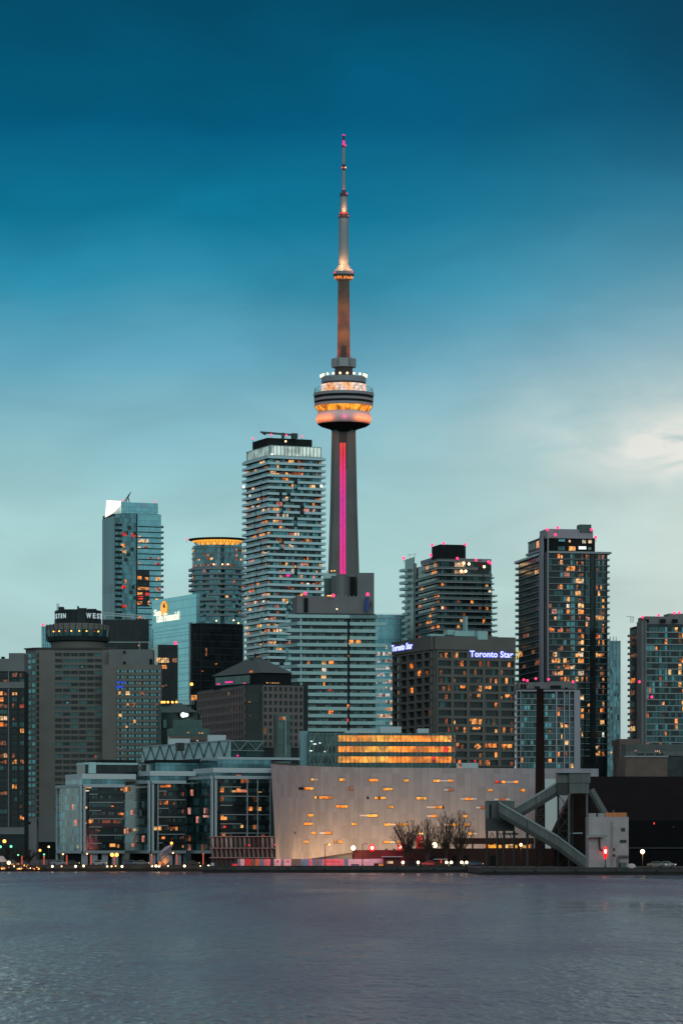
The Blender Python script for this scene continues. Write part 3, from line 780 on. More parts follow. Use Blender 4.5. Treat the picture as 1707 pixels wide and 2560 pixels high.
# ================================================================== hotel with revolving restaurant
def hotel():
    Y = 1700.0
    b = Bld('hotel_tower', 'brown concrete hotel tower with flared base, gridded facade and a revolving restaurant on top', 99, Y, 1622, th=0, wl=20, wr=1,
            pts=[(0, 1), (0, 0), (1, 0)])
    k = Y / F; X = lambda u: (u - 99) * k
    zb = b.zz(2046); zt = b.h
    pts = [(X(60), 22), (X(61), 6.5), (X(91), 0), (X(291), 0), (X(291), 24)]
    b.pts = pts[:-1]; b.back = [pts[-1]]
    b.faces = [Face(b, pts[i], pts[i + 1]) for i in range(3)]
    b.mass('concrete_brown', z1=zt)
    fa, fr = b.faces[1], b.faces[2]; n = 28; ch = (b.zz(1632) - zb) / n
    for j in range(n):
        z = zb + j * ch
        for i in range(3): b.win(fa, fa.su(62.0 + i * 9.6), fa.su(69.5 + i * 9.6), z + ch * .25, z + ch * .85, 'pane_teal' if R() < .6 else 'pane_mid', .05)
        b.win(fr, fr.su(92.5), fr.su(97.5), z + ch * .2, z + ch * .85, 'pane_dark', .05)
    b.grid(fr, fr.su(137), fr.su(256), b.zz(2046), b.zz(1629), 6, n, 'concrete_brown', .88, .58, .006, dict(pane_dark=7, pane_mid=2.5), dict(lit_dim=1, lit_red=1), depth=.8, sill=.35)
    for (u0, u1, v, m) in ((203, 209, 1665, 'pane_teal'), (165, 172, 1755, 'pane_teal'), (237, 241, 1890, 'lit_red')):
        b.win(fr, fr.su(u0), fr.su(u1), b.zz(v + 5), b.zz(v), m, .3)
    mb = MB(); fr.box(mb, fr.su(98), fr.su(137), 0, b.zz(1625), 0, .9, 'concrete_brown'); b.part('blank_pier', mb)
    mb = MB(); fr.box(mb, fr.su(256), fr.su(291), 0, b.zz(1625), 0, .92, 'concrete_brown'); b.part('blank_pier', mb)
    mb = MB(); b.faces[2].box(mb, 0, fr.w, b.h - .1, b.h + .5, -.5, 1.1, 'dark_metal'); fa.box(mb, 0, fa.w, b.h - .1, b.h + .5, -.5, 1.1, 'dark_metal'); b.part('roof_edge', mb)
    # flared base
    mb = MB()
    def P(u, v, y): return ((u - 99) * k, y, PZ(v, Y) - G)
    q = [P(20, 2135, -14), P(97, 2135, -14), P(101, 2135, 4), P(18, 2135, 4), P(60, 2046, -1.2), P(93, 2046, -1.2), P(97, 2046, 4), P(60, 2046, 6)]
    mb.hexa(q, 'concrete_grey'); q = [P(19, 2175, -14), P(97, 2175, -14), P(101, 2175, 4), P(17, 2175, 4), P(20, 2135, -14), P(97, 2135, -14), P(101, 2135, 4), P(18, 2135, 4)]
    mb.hexa(q, 'concrete_grey'); b.part('flared_base', mb)
    mb = MB(); mb.box(X(60), X(78), -3.5, -1, PZ(2073, Y) - G, PZ(2056, Y) - G, 'glass_black'); b.part('base_window', mb)
    mb = MB(); mb.box(X(98), X(150), -4, 0, PZ(2106, Y) - G, PZ(2044, Y) - G, 'concrete_grey'); b.part('podium', mb)
    mb = MB(); mb.box(X(98), X(150), -3, 0, 0, PZ(2106, Y) - G, 'black_box'); b.part('entrance', mb)
    b.finish()
    # revolving restaurant
    cx = X(190); cy = 13.0; c = (cx, cy); Yc = Y + cy; Z = lambda v: PZ(v, Yc) - G; m = Yc / F
    mb = MB(); mb.lathe([(66 * m, Z(1623)), (71 * m, Z(1603))], 'concrete_brown', 32, c); b.part('restaurant_stem', mb, smooth=True)
    mb = MB(); mb.lathe([(66 * m, Z(1609)), (77 * m, Z(1605)), (78.5 * m, Z(1594), 'pane_mid'), (79.5 * m, Z(1577), 'concrete_brown'), (80 * m, Z(1565), 'concrete_brown'), (58 * m, Z(1561))], 'dark_core', 32, c)
    ring = b.part('restaurant_ring', mb)
    mb = MB()
    for i in range(32):
        a = 2 * pi * i / 32; g = lambda r, z: (cx + r * sin(a), cy - r * cos(a), z)
        mb.tube(g(78.8 * m, Z(1605)), g(80.3 * m, Z(1563)), .2, m='dark_core', n=4)
    mb.build('window_mullions', b.root)
    for u, c_ in ((133, 0), (138, 1), (148, 0), (165, 1), (179, 0), (199, 0), (217, 0), (219, 1), (236, 1), (245, 0)):
        a = math.asin((u - 190) / 80)
        mb = MB(); mb.sphere((cx + 79.5 * m * sin(a), cy - 79.5 * m * cos(a), Z(1582.5)), .3 if c_ else .36, 'lit_red' if c_ else 'bulb_orange'); b.part('window_lamp', mb)
    mb = MB(); mb.lathe([(59 * m, Z(1563)), (58.5 * m, Z(1528)), (57 * m, Z(1527))], 'dark_core', 8, c); mb.lathe([(58 * m, Z(1563)), (57.8 * m, Z(1528))], 'dark_core', 32, c); b.part('roof_drum', mb)
    mb = MB()
    for (u0, u1, v0, v1) in ((142, 155, 1519, 1528), (157, 186, 1525, 1528), (189, 192, 1517, 1528), (192, 212, 1522, 1528), (215, 236, 1524, 1528)):
        mb.box((u0 - 99) * m, (u1 - 99) * m, cy - 5, cy + 1, Z(v1), Z(v0), 'dark_core')
    for u in (138, 140, 143): mb.tube(((u - 99) * m, cy - 3, Z(1530)), ((u - 99) * m, cy - 3, Z(1510)), .14, m='dark_metal', n=4)
    b.part('rooftop_equipment', mb)
    # curved lettering, once round the front of the drum
    def word(root, w, phis, zlo, zhi):
        for ch, ph in zip(w, phis):
            me = text_mesh(ch, 'sign_soft', .04, .02)
            hh = zhi - zlo; wd = hh * (1.05 if ch == 'W' else .28 if ch == 'I' else .68)
            fit_mesh(me, -wd / 2, wd / 2, 0, hh, 0, .1)
            o = link('letter', me, root); r = 59.6 * m
            o.location = (cx + r * sin(ph), cy - r * cos(ph), zlo); o.rotation_euler = (0, 0, ph)
    s1 = empty('hotel_sign', b.root.location, 'pale letters WESTIN curving round the left side of the dark rooftop drum', 'sign')
    word(s1, 'WESTIN', [-1.62, -1.30, -1.04, -.84, -.69, -.53], Z(1549), Z(1537))
    s2 = empty('hotel_sign', b.root.location, 'pale letters WESTIN curving round the right side of the dark rooftop drum', 'sign')
    word(s2, 'WESTIN', [.54, .82, 1.06, 1.28, 1.44, 1.62], Z(1549), Z(1536))
    for o in (s1, s2): o['group'] = 'hotel name signs on the drum'
hotel()

def hotel_low():
    b = Bld('hotel_annex', 'shorter brown hotel block with a blank left pier, small paired windows and penthouse', 256, 1690, 1662, th=0, wl=22, ur=403)
    b.mass('concrete_brown'); f = b.R
    mb = MB(); f.box(mb, 0, f.su(290), 0, b.h - .3, 0, .5, 'concrete_brown'); b.part('blank_pier', mb)
    special = {(0, 15): 'x'}
    n = 18; z0 = b.zz(1935); z1 = b.zz(1671); ch = (z1 - z0) / n; s0 = f.su(291.5); cw = (f.su(402) - s0) / 6
    for j in range(n):
        mb = MB(); f.box(mb, s0, f.w, z0 + j * ch - ch * .22, z0 + j * ch + ch * .22, 0, .35, 'concrete_brown'); b.part('spandrel', mb)
        for i in range(6):
            for q in range(3):
                a = s0 + i * cw + .25 + q * (cw - .5) / 3; w = (cw - .5) / 3
                m = 'pane_dark' if q == 1 else ('pane_teal' if i > 1 or R() < .8 else 'pane_grey')
                if q != 1 and R() < .015: m = 'lit_orange'
                b.win(f, a + .05, a + w - .05, z0 + j * ch + ch * .28, z0 + j * ch + ch * (.66 if q != 1 else .72), m, .03)
    for (u0, u1, v0, v1, m) in ((291, 315, 1704, 1708, 'lit_blue'), (291, 308, 1715, 1721, 'lit_blue'), (297, 302, 1729, 1737, 'lit_amber'), (315, 324, 1729, 1738, 'lit_amber'), (317, 322, 1759, 1764, 'lit_orange'), (330, 337, 1757, 1766, 'lit_orange'),
        (297, 304, 1785, 1793, 'lit_amber'), (334, 339, 1800, 1808, 'lit_amber'), (314, 319, 1815, 1820, 'lit_amber'), (350, 365, 1731, 1737, 'lit_dim'), (390, 394, 1760, 1764, 'lit_dim'), (300, 304, 1871, 1875, 'lit_orange')):
        b.win(f, f.su(u0), f.su(u1), b.zz(v1), b.zz(v0), m, .36)
    b.finish()
    b.box('penthouse', 272, None, 382, 1624, 1662, 'concrete_grey', dy=3, depth=14)
    for (u0, u1, v0, v1) in ((308, 314, 1628, 1634), (308, 314, 1654, 1661), (374, 381, 1648, 1664)):
        b.box('vent_opening', u0, None, u1, v0, v1, 'black_box', dy=2.6, depth=1)
    for u in (348, 371, 376): 
        p = b.local(u, 1623); mb = MB(); mb.tube((p[0], 4, p[2]), (p[0], 4, p[2] + 3.8), .14, m='pale_blue', n=4); b.part('antenna', mb)
hotel_low()

def left_edge():
    b = Bld('apartment_block', 'apartment block with many orange lit windows at the left edge of the photo', -40, 1660, 1677, th=0, wl=22, ur=61)
    b.mass('dark_core'); f = b.R
    b.box('roof_wall', -40, None, 61, 1647, 1678, 'concrete_grey', dy=-.4, depth=20)
    b.box('roof_wall', 22, None, 61, 1633, 1649, 'concrete_grey', dy=-.2, depth=18)
    b.box('roof_vent', 3, None, 11, 1642, 1648, 'black_box', dy=1, depth=3)
    n = 25; z0 = b.zz(2068); z1 = b.zz(1679); ch = (z1 - z0) / n
    for j in range(n + 1):
        mb = MB(); f.box(mb, 0, f.w, z0 + j * ch - .22, z0 + j * ch + .22, 0, .3, 'conveyor_dark' if j % 1 == 0 else 'dark_core'); b.part('spandrel', mb)
    mb = MB(); f.box(mb, f.su(20), f.su(23), z0, z1, 0, .5, 'concrete_grey'); f.box(mb, f.su(45), f.su(48), z0, z1, 0, .34, 'dark_core'); b.part('pier', mb)
    z = b.zz(1713); mb = MB(); f.box(mb, 0, f.w, z - 1.4, z + 1.4, .3, .7, 'concrete_grey'); b.part('spandrel', mb)
    z = b.zz(2078); mb = MB(); f.box(mb, 0, f.w, z - 1.6, z + 1.6, .3, .7, 'concrete_grey'); b.part('spandrel', mb)
    lt = dict(lit_orange=5, lit_amber=3, lit_cream=1, lit_dim=3, lit_red=.8)
    for j in range(n):
        for (u0, u1, l) in ((-14, -2, .3), (0, 18, .42), (30, 43, .42), (49, 60, .3)):
            w = 2 if u1 - u0 > 10 else 1
            m = b.pick(l, dict(pane_dark=5, pane_blue=.35, pane_mid=2), lt)
            for q in range(w):
                a, c = u0 + (u1 - u0) * q / w, u0 + (u1 - u0) * (q + 1) / w
                mm = m if R() < .8 else 'pane_dark'
                b.win(f, f.su(a) + .08, f.su(c) - .08, z0 + j * ch + .45, z0 + (j + 1) * ch - .55, mm, .03)
    b.finish()
    mb = MB()
left_edge()

# ================================================================== right half
def blue_glass():
    b = Bld('glass_office', 'blue glass office slab with rows of peach lit floors behind the balconied condo', 925, 1830, 1537, th=8, wl=20, ur=1024)
    b.mass('glass_teal'); f = b.R
    mb = MB()
    for i in range(34): f.box(mb, i * f.w / 33 - .08, i * f.w / 33 + .08, b.zz(1620), b.h + .6, 0, .25, 'pale_frame' if i % 4 == 0 else 'pane_blue')
    f.box(mb, 0, f.w, b.zz(1546), b.zz(1544), 0, .3, 'pale_frame'); b.part('facade_mullions', mb)
    for k, v in enumerate([1596 + 17.3 * i for i in range(13)]):
        mb = MB(); f.box(mb, 0, f.w, b.zz(v + 13), b.zz(v + 9), 0, .45, 'pane_blue'); b.part('spandrel', mb)
        for i in range(16):
            a = i * f.w / 16
            m = random.choices(['lit_peach', 'lit_cream', 'pane_teal', 'pane_grey'], [6, 1.2, 1.5, 1])[0] if k > 1 else random.choices(['pane_teal', 'pane_blue', 'lit_peach'], [3, 2, 1])[0]
            b.win(f, a + .1, a + f.w / 16 - .1, b.zz(v + 8.5), b.zz(v), m, .05)
    b.finish()
blue_glass()

def grey_blocks():
    b = Bld('concrete_block', 'plain grey concrete block with a curved drum at the foot of the tall tower', 893, 1640, 1432, th=4, wl=18, ur=935)
    b.mass('concrete_grey')
    p = b.local(853, 1482, 1636); mb = MB(); r = 24 * 1640 / F
    mb.lathe([(r, 0), (r, b.zz(1441))], 'steel', 28, (p[0], p[1] + r)); b.part('curved_drum', mb, smooth=True)
    b.box('dark_slot', 876, None, 888, 1442, 1490, 'black_box', dy=1, depth=6); b.box('link_wall', 868, None, 894, 1436, 1492, 'concrete_grey', dy=5, depth=8)
    b.box('side_wall', 812, None, 836, 1446, 1492, 'green_panel', dy=4, depth=6); b.box('teal_screen', 808, None, 840, 1434, 1448, 'rail_teal', dy=6, depth=4)
    mb = MB(); q = b.local(817, 1434, 1646); mb.tube(q, (q[0], q[1], q[2] + 1.1), .2, m='dark_metal', n=4); b.part('antenna', mb)
    b.warn([(829, 1427.5), (836, 1427)], m='bulb_orange', r=.25, name='roof_lamp')
grey_blocks()

def pinnacle():
    b = Bld('balconied_condo', 'wide condo with long teal balconies stepping in and out under a plain grey roof block', 750, 1500, 1533, th=9, ul=727, ur=938)
    b.mass('dark_core'); f = b.R
    n = 21; z1 = b.zz(1544); dz = 17.75 * 1500 / F; z0 = z1 - (n - 1) * dz
    longs = {1, 4, 7, 9, 10, 12, 13, 15, 18}
    poly = [(-6.5, b.wl + 1), (0, 0), (b.wr, 0), (b.wr + 1, 0)]
    for i in range(n):
        k = n - 1 - i; z = z0 + i * dz
        lng = k in longs
        left = [(-5.8, 14.5), (0, -.2)] if lng else [(-3.6, 5), (-3.4, -.2)]
        right = f.su(962) if lng else f.su(941)
        sl = f.su(866), f.su(872)
        segs = [left + [(sl[0], -.2)], [(sl[1], -.2), (right, -.2)]] if k % 3 else [left + [(sl[0] if k else right, -.2)], [(sl[1], -.2), (right, -.2)]]
        for q in segs:
            if len(q) < 2: continue
            mb = MB(); mb.ring(q, offset_poly(q, 1.9), z - .3, z, 'soffit'); ob = b.part('balcony', mb)
            mr = MB(); mr.ring(offset_poly(q, 1.75), offset_poly(q, 1.95), z - .28, z + 1.15, 'rail_teal'); mr.build('railing', ob)
            mb = MB()
        nc = 24; cw = f.w / nc
        for j in range(nc):
            t = j * cw
            if sl[0] - .6 < t < sl[1] + .2: continue
            m = b.pick(.0, dict(pane_dark=5, pane_grey=2.5, pane_mid=3, glass_green=1), LT)
            b.win(f, t + .1, t + cw - .1, z - dz + .2, z - .35, m, .03)
    for (u0, u1, v0, v1, m) in ((872, 883, 1598, 1611, 'lit_amber'), (889, 902, 1598, 1611, 'lit_amber'), (868, 874, 1637, 1642, 'lit_orange'), (767, 774, 1652, 1662, 'lit_orange'), (804, 815, 1652, 1663, 'lit_amber'), (820, 834, 1652, 1660, 'lit_orange'),
        (805, 815, 1670, 1680, 'lit_cream'), (803, 815, 1687, 1697, 'lit_amber'), (808, 812, 1706, 1716, 'lit_orange'), (821, 831, 1722, 1728, 'lit_red'), (867, 873, 1760, 1773, 'lit_orange'), (821, 834, 1776, 1785, 'lit_orange'), (867, 870, 1795, 1806, 'lit_red')):
        b.win(f, f.su(u0), f.su(u1), b.zz(v1), b.zz(v0), m, .2)
    b.finish()
    mb = MB(); f.box(mb, f.su(750) - .1, f.su(753), 0, b.zz(1540), 0, 1.6, 'rail_teal'); b.part('corner_column', mb)
    b.box('roof_block', 743, None, 934, 1490, 1533.5, 'concrete_grey', dy=2.5, depth=16)
    b.box('dark_louvre', 760, None, 770, 1495, 1530, 'black_box', dy=2.2, depth=1); b.box('blue_banner', 913, None, 922, 1494, 1528, 'banner_blue', dy=4.3, depth=1)
    b.box('red_banner', 926, None, 931, 1503, 1515, 'slat_dark', dy=4.7, depth=1)
    b.warn([(763, 1484), (833, 1489), (919, 1486)], r=.75); b.warn([(819, 1489.5), (823, 1489.5), (827, 1489.5)], r=.22, m='bulb_orange', name='roof_lamp')
    b.warn([(842, 1523)], r=.3, m='bulb_warm', name='roof_lamp')
    mb = MB(); p, q = b.local(850, 1486), b.local(932, 1490)
    for i in range(9):
        a = Vector(p).lerp(Vector(q), i / 8); mb.tube((a.x, 3, b.zz(1490)), (a.x, 3, b.zz(1485.5)), .1, m='pale_frame', n=4)
    b.part('roof_railing', mb)
pinnacle()

def mid_condo():
    b = Bld('condo_building', 'stepped condo with a black penthouse ringed by red lights behind the newspaper office', 1100, 1760, 1402, th=14, ul=1033, ur=1228)
    L, f = b.L, b.R
    b.mass('glass_black', name='wall')
    mb = MB(); L.box(mb, L.su(1033.5), L.su(1042), 0, b.zz(1391), .1, .9, 'lilac_column'); b.part('column', mb)
    b.box('left_slab', 1034, 1012, 1036, 1393, 1640, 'glass_green', dy=16, label='narrow ribbed glass slab on the left'); 
    n = 17; z0 = b.zz(1640)
    vs = [1403, 1422, 1439, 1456, 1471, 1485] + [1498 + 15.6 * i for i in range(8)]
    poly = [(0, L.w - (L.su(1043))), (0, 0), (b.wr, 0)]
    la = L.w - L.su(1043); tt = la + f.w
    for k, v in enumerate(vs):
        z = b.zz(v); r1 = la + f.su(1202 if k < 2 else 1204)
        segs = [((la * .3 if k < 2 else 0), r1 if k != 1 else la + f.su(1192))]
        if k >= 3: segs.append((la + f.su(1206), tt))
        elif k == 2: segs.append((la + f.su(1206), tt + 0))
        for (a, c) in segs:
            q = cut_poly(poly, a, c); q2 = q
            mb = MB(); mb.ring(q2, offset_poly(q2, 1.5), z - .15, z + (.55 if k in (0, 2, 5) else .25), 'rail_grey'); ob = b.part('balcony', mb)
            mr = MB(); mr.ring(offset_poly(q2, 1.45), offset_poly(q2, 1.52), z + .3, z + 1.1, 'rail_dim'); mr.build('railing', ob)
    for k in range(12):
        v = 1441 + 14.9 * k
        if k >= 0:
            w = 1236 if k < 3 else 1244
            mb = MB(); x = f.w; f.box(mb, x, f.su(w), b.zz(v + 3), b.zz(v - 1), -7, -.5, 'rail_teal'); b.part('balcony', mb)
        mb = MB(); v2 = 1427 + 15.6 * k; q = b.local(1012, v2, 1790); q0 = b.local(1001 if k < 5 else 1008, v2, 1790)
        mb.box(q0[0], q[0] + 1, q[1] - 3, q[1] + 3, q[2] - .6, q[2] + .7, 'rail_teal'); b.part('balcony', mb)
    vf = vs + [vs[-1] + 15.6]
    for k in range(len(vf) - 1):
        va, vb = vf[k], vf[k + 1]
        for fc, u0, u1, nc in ((L, 1046, 1099, 8), (f, 1102, 1203, 15), (f, 1206, 1227, 3)):
            for i in range(nc):
                a, c = fc.su(u0 + (u1 - u0) * i / nc), fc.su(u0 + (u1 - u0) * (i + 1) / nc)
                lit = .12
                if 1130 < u0 + (u1 - u0) * i / nc < 1160 and k < 2: m = 'lit_cream' if R() < .6 else 'lit_amber'
                elif u0 == 1102 and i in (0, 1, 5, 7): m = b.pick(.2, dict(pane_mid=4, pane_teal=2), LT)
                else: m = b.pick(lit, dict(pane_dark=6, pane_mid=2.5), dict(lit_orange=4, lit_amber=2, lit_dim=4, lit_cream=.5))
                b.win(fc, a + .08, c - .08, b.zz(vb - 2.5), b.zz(va + 2.5), m, .05)
    b.finish()
    b.box('penthouse', 1100, 1079, 1164, 1361, 1402, 'black_box', dy=8, depth=14); b.box('roof_parapet', 1100, 1051, 1100.5, 1388, 1396, 'lilac_column', dy=10, depth=5)
    b.box('roof_parapet', 1142, None, 1228, 1396, 1404, 'lilac_column', dy=2, depth=10)
    b.warn([(1080, 1363), (1109, 1358), (1162, 1361), (1009, 1395), (1077, 1388), (1143, 1396), (1190, 1400), (1221, 1405), (1226, 1408)], r=.7, dy=-2)
    b.warn([(1159, 1408), (1172, 1410), (1153, 1428), (1164, 1428), (1210, 1417)], r=.7, m='bulb_warm', dy=-3, name='balcony_lamp')
    for u, h in ((1024, 1386), (1036, 1385)):
        p = b.local(u, 1394, 1780); q = b.local(u, h, 1780); mb = MB(); mb.tube(p, q, .12, m='dark_metal', n=4); mb.tube((q[0] - 1.2, q[1], q[2]), (q[0] + 1.2, q[1], q[2]), .08, m='dark_metal', n=4); b.part('antenna', mb)
mid_condo()

def star_office():
    b = Bld('newspaper_office', 'brown concrete office block with deep square window grid and two blue glowing roof signs', 1085, 1600, 1592, th=19, ul=985, ur=1286)
    b.mass('concrete_star'); L, f = b.L, b.R
    H0 = b.zz(1916); H1 = b.zz(1626); n = 14; 
    GLS = dict(pane_dark=8, pane_mid=.8)
    def lr(i, j):
        r = {13: .5, 12: .35, 11: .25, 9: .6, 8: .5, 5: .5, 4: .6, 2: .7, 0: .6, 10: .3}.get(j, .12); return r * .42
    b.grid(f, f.su(1089), f.su(1285.5), H0, H1, 5, n, 'concrete_star', .81, .67, 0, GLS, dict(lit_orange=5, lit_dim=6, lit_amber=2, lit_red=.4), depth=1.1, split=5, sill=.35, rowlit=lr,
           skip=lambda i, j: (j == 13 and i > 1))
    b.grid(L, .6, L.su(1082), H0, H1, 5, n, 'concrete_star', .78, .70, .06, dict(pane_dark=5, pane_mid=1), dict(lit_orange=3, lit_dim=4), depth=1.1, split=2, sill=.35)
    mb = MB(); f.box(mb, f.su(1169), f.w - .05, b.zz(1651), b.zz(1620), 0, 1.2, 'concrete_star'); b.part('sign_panel_wall', mb)
    mb = MB(); f.box(mb, 0, f.w, b.zz(1624), b.h + .3, -.5, 1.3, 'concrete_star'); L.box(mb, 0, L.w - .8, b.zz(1624), b.h + .28, -.5, 1.3, 'concrete_star'); b.part('parapet', mb)
    for (u0, u1, v0, v1) in ((1210, 1227, 1710, 1724), (1150, 1162, 1712, 1720), (1170, 1192, 1794, 1803), (1180, 1200, 1812, 1825), (1186, 1202, 1862, 1868), (1209, 1241, 1858, 1868), (1248, 1279, 1859, 1868), (1140, 1146, 1855, 1866), (1262, 1274, 1733, 1741), (1192, 1200, 1733, 1742)):
        v1 = min(v1, v0 + 11); b.win(f, f.su(u0), f.su(u1), b.zz(v1), b.zz(v0), 'lit_orange', .3)
    b.finish()
    mb = MB()
    for (u0, u1, v0, v1, d) in ((1137, 1194, 1577, 1588, 5), (1194, 1222, 1578, 1597, 5.2), (1118, 1138, 1575, 1585, 6), (1075, 1125, 1585, 1588, 6.5), (1165, 1169, 1541, 1578, 7)):
        c, s = cos(b.th), sin(b.th); p, q = b.local(u0, v1, 1600 + d), b.local(u1, v0, 1600 + d); mb.box(p[0], q[0], p[1], p[1] + 4, p[2] - .4, q[2], 'rail_teal')
    b.part('rooftop_plant', mb)
    c, s = cos(b.th), sin(b.th)
    def sign(face, ua, ub, va, vb, lab):
        sg = empty('roof_sign', b.root.location, lab, 'sign', b.th, 'newspaper name signs')
        s0, s1 = face.su(ua), face.su(ub); h = (va - vb) * b.Y / F
        ref = None
        for m, off, oo, dep in (('sign_halo', .075, 1.35, .06), ('sign_white', .018, 1.55, .06)):
            me = text_mesh('Toronto Star', m, .05, off, 1.03)
            ref = fit_mesh(me, 0, s1 - s0, 0, h, 0, dep, ref)
            for q in me.vertices:
                x, y, z = q.co; t = s0 + x; p = face.pt(t, oo - y)
                q.co = (p[0], p[1], face.z(0, 0) * 0 + z + (face.z(s0, va)) )
            link('letters' if m == 'sign_white' else 'halo', me, sg)
    sign(f, 1170, 1281, 1644.5, 1626, 'large Toronto Star sign in white letters edged with blue glow on the right face')
    sign(L, 986, 1039, 1631.5, 1612, 'narrower Toronto Star sign in white letters edged with blue glow on the left face')
star_office()

def right_condo():
    b = Bld('condo_tower', 'tall dark glass condo tower with two pale vertical columns and many amber windows', 1368, 1650, 1380, th=10, ul=1296, ur=1518)
    b.mass('glass_black'); L, f = b.L, b.R
    mb = MB(); f.box(mb, -.2, f.su(1369.5), 0, b.zz(1336), .2, 1.4, 'lilac_column'); b.part('column', mb)
    mb = MB(); L.box(mb, L.su(1355), L.su(1360.5), 0, b.zz(1336), .2, 1.4, 'lilac_column'); b.part('column', mb)
    dz = 15.4 * 1650 / F; n = 33; z1 = b.zz(1382); z0 = z1 - n * dz
    for i in range(n + 1):
        z = z1 - i * dz
        for fc, a, c in ((L, L.su(1297), L.su(1354)), (f, f.su(1371), f.su(1459)), (f, f.su(1463), f.su(1474)), (f, f.su(1488), f.w)):
            if i == 0: continue
            mb = MB(); fc.box(mb, a, c, z - .12, z + .12, 0, 1.2 if fc is L or a < f.su(1460) else .25, 'rail_grey'); b.part('balcony' if fc is L or a < f.su(1460) else 'floor_band', mb)
        mb = MB(); L.box(mb, -2.2, .2, z - .5, z + .7, -5, 1.2, 'rail_teal'); mb2 = MB(); f.box(mb2, f.w - .1, f.w + 1.0, z - .5, z + .4, -7, .6, 'rail_grey')
        b.part('balcony', mb); b.part('balcony', mb2)
    mb = MB()
    for u in (1461, 1476, 1487, 1516): f.box(mb, f.su(u - .9), f.su(u + .9), 0, z1, 0, .7, 'glass_black')
    f.box(mb, f.su(1368), f.w + 1.6, z1 - .2, z1 + .7, -2, 1.6, 'rail_grey'); L.box(mb, -2.3, L.su(1353), z1 - .2, z1 + .8, -2, 1.6, 'rail_teal'); b.part('roof_slab', mb)
    lt = dict(lit_orange=4, lit_amber=4, lit_cream=1, lit_dim=4, lit_pink=1)
    for i in range(n):
        z = z1 - (i + 1) * dz; rowl = U(.04, .34)
        for fc, u0, u1, nc, l, gl in ((L, 1299, 1353, 7, .0, dict(pane_dark=8, pane_mid=1.5)), (f, 1372, 1392, 3, .26, dict(pane_dark=8, pane_mid=1)), (f, 1393, 1407, 2, .25, dict(pane_dark=3, pane_mid=3, pane_teal=1)), (f, 1408, 1424, 2, .26, dict(pane_dark=6, pane_teal=1.5)), (f, 1425, 1437, 2, .10, dict(pane_teal=4, pane_mid=3)),
                                (f, 1438, 1459, 3, .42, dict(pane_dark=5, pane_mid=2)), (f, 1463, 1474, 2, .12, dict(pane_mid=5, pane_dark=3)), (f, 1489, 1510, 4, .16, dict(pane_mid=5, pane_grey=.6, pane_dark=3))):
            same = None
            for q in range(nc):
                a, c = fc.su(u0 + (u1 - u0) * q / nc), fc.su(u0 + (u1 - u0) * (q + 1) / nc)
                m = b.pick((l + rowl) * (.52 if l else .25), gl, lt)
                if same and R() < .4: m = same
                same = m if m.startswith('lit') else None
                b.win(fc, a + .06, c - .06, z + .4, z + dz - .45, m, .03)
    b.finish()
    b.box('penthouse', 1368, None, 1487, 1343, 1381, 'black_box', dy=3, depth=12); b.box('fascia', 1366, None, 1482, 1322, 1345, 'lilac_column', dy=2, depth=14)
    b.box('stair_tower', 1449, None, 1478, 1311, 1330, 'green_panel', dy=4, depth=6)
    mb = MB(); L.box(mb, L.su(1317), L.su(1356), z1 - .1, b.zz(1338), -9, -.6, 'dark_core'); b.part('roof_lounge', mb)
    mb = MB(); L.box(mb, L.su(1315), L.su(1356), b.zz(1372), b.zz(1366), -9, .2, 'lilac_column'); L.box(mb, L.su(1316), L.su(1356), b.zz(1338), b.zz(1336.5), -9, -.3, 'rail_grey'); b.part('fascia', mb)
    for (u0, u1, m_) in ((1319, 1326, 'pane_grey'), (1327.5, 1335, 'pane_grey'), (1338, 1347, 'lit_orange')):
        mb = MB(); L.box(mb, L.su(u0), L.su(u1), b.zz(1360), b.zz(1343), -.6, -.45, m_); b.part('window', mb)
    for (u0, u1, v0, v1, m) in ((1396, 1412, 1348, 1354, 'pane_teal'), (1422, 1426, 1350, 1356, 'lit_cream'), (1456, 1464, 1350, 1358, 'lit_cream'), (1471, 1479, 1350, 1358, 'lit_cream'), (1422, 1438, 1366, 1376, 'lit_amber'), (1447, 1465, 1366, 1373, 'lit_white'), (1470, 1478, 1368, 1375, 'pane_grey'), (1394, 1412, 1366, 1376, 'pane_mid')):
        b.box('window', u0, None, u1, v0, v1, m, dy=2.6, depth=.5, label='window lit from inside' if m.startswith('lit') else None)
    b.warn([(1368, 1324), (1394, 1319), (1388, 1337), (1478, 1324), (1489, 1343)], r=.7, dy=-1)
right_condo()

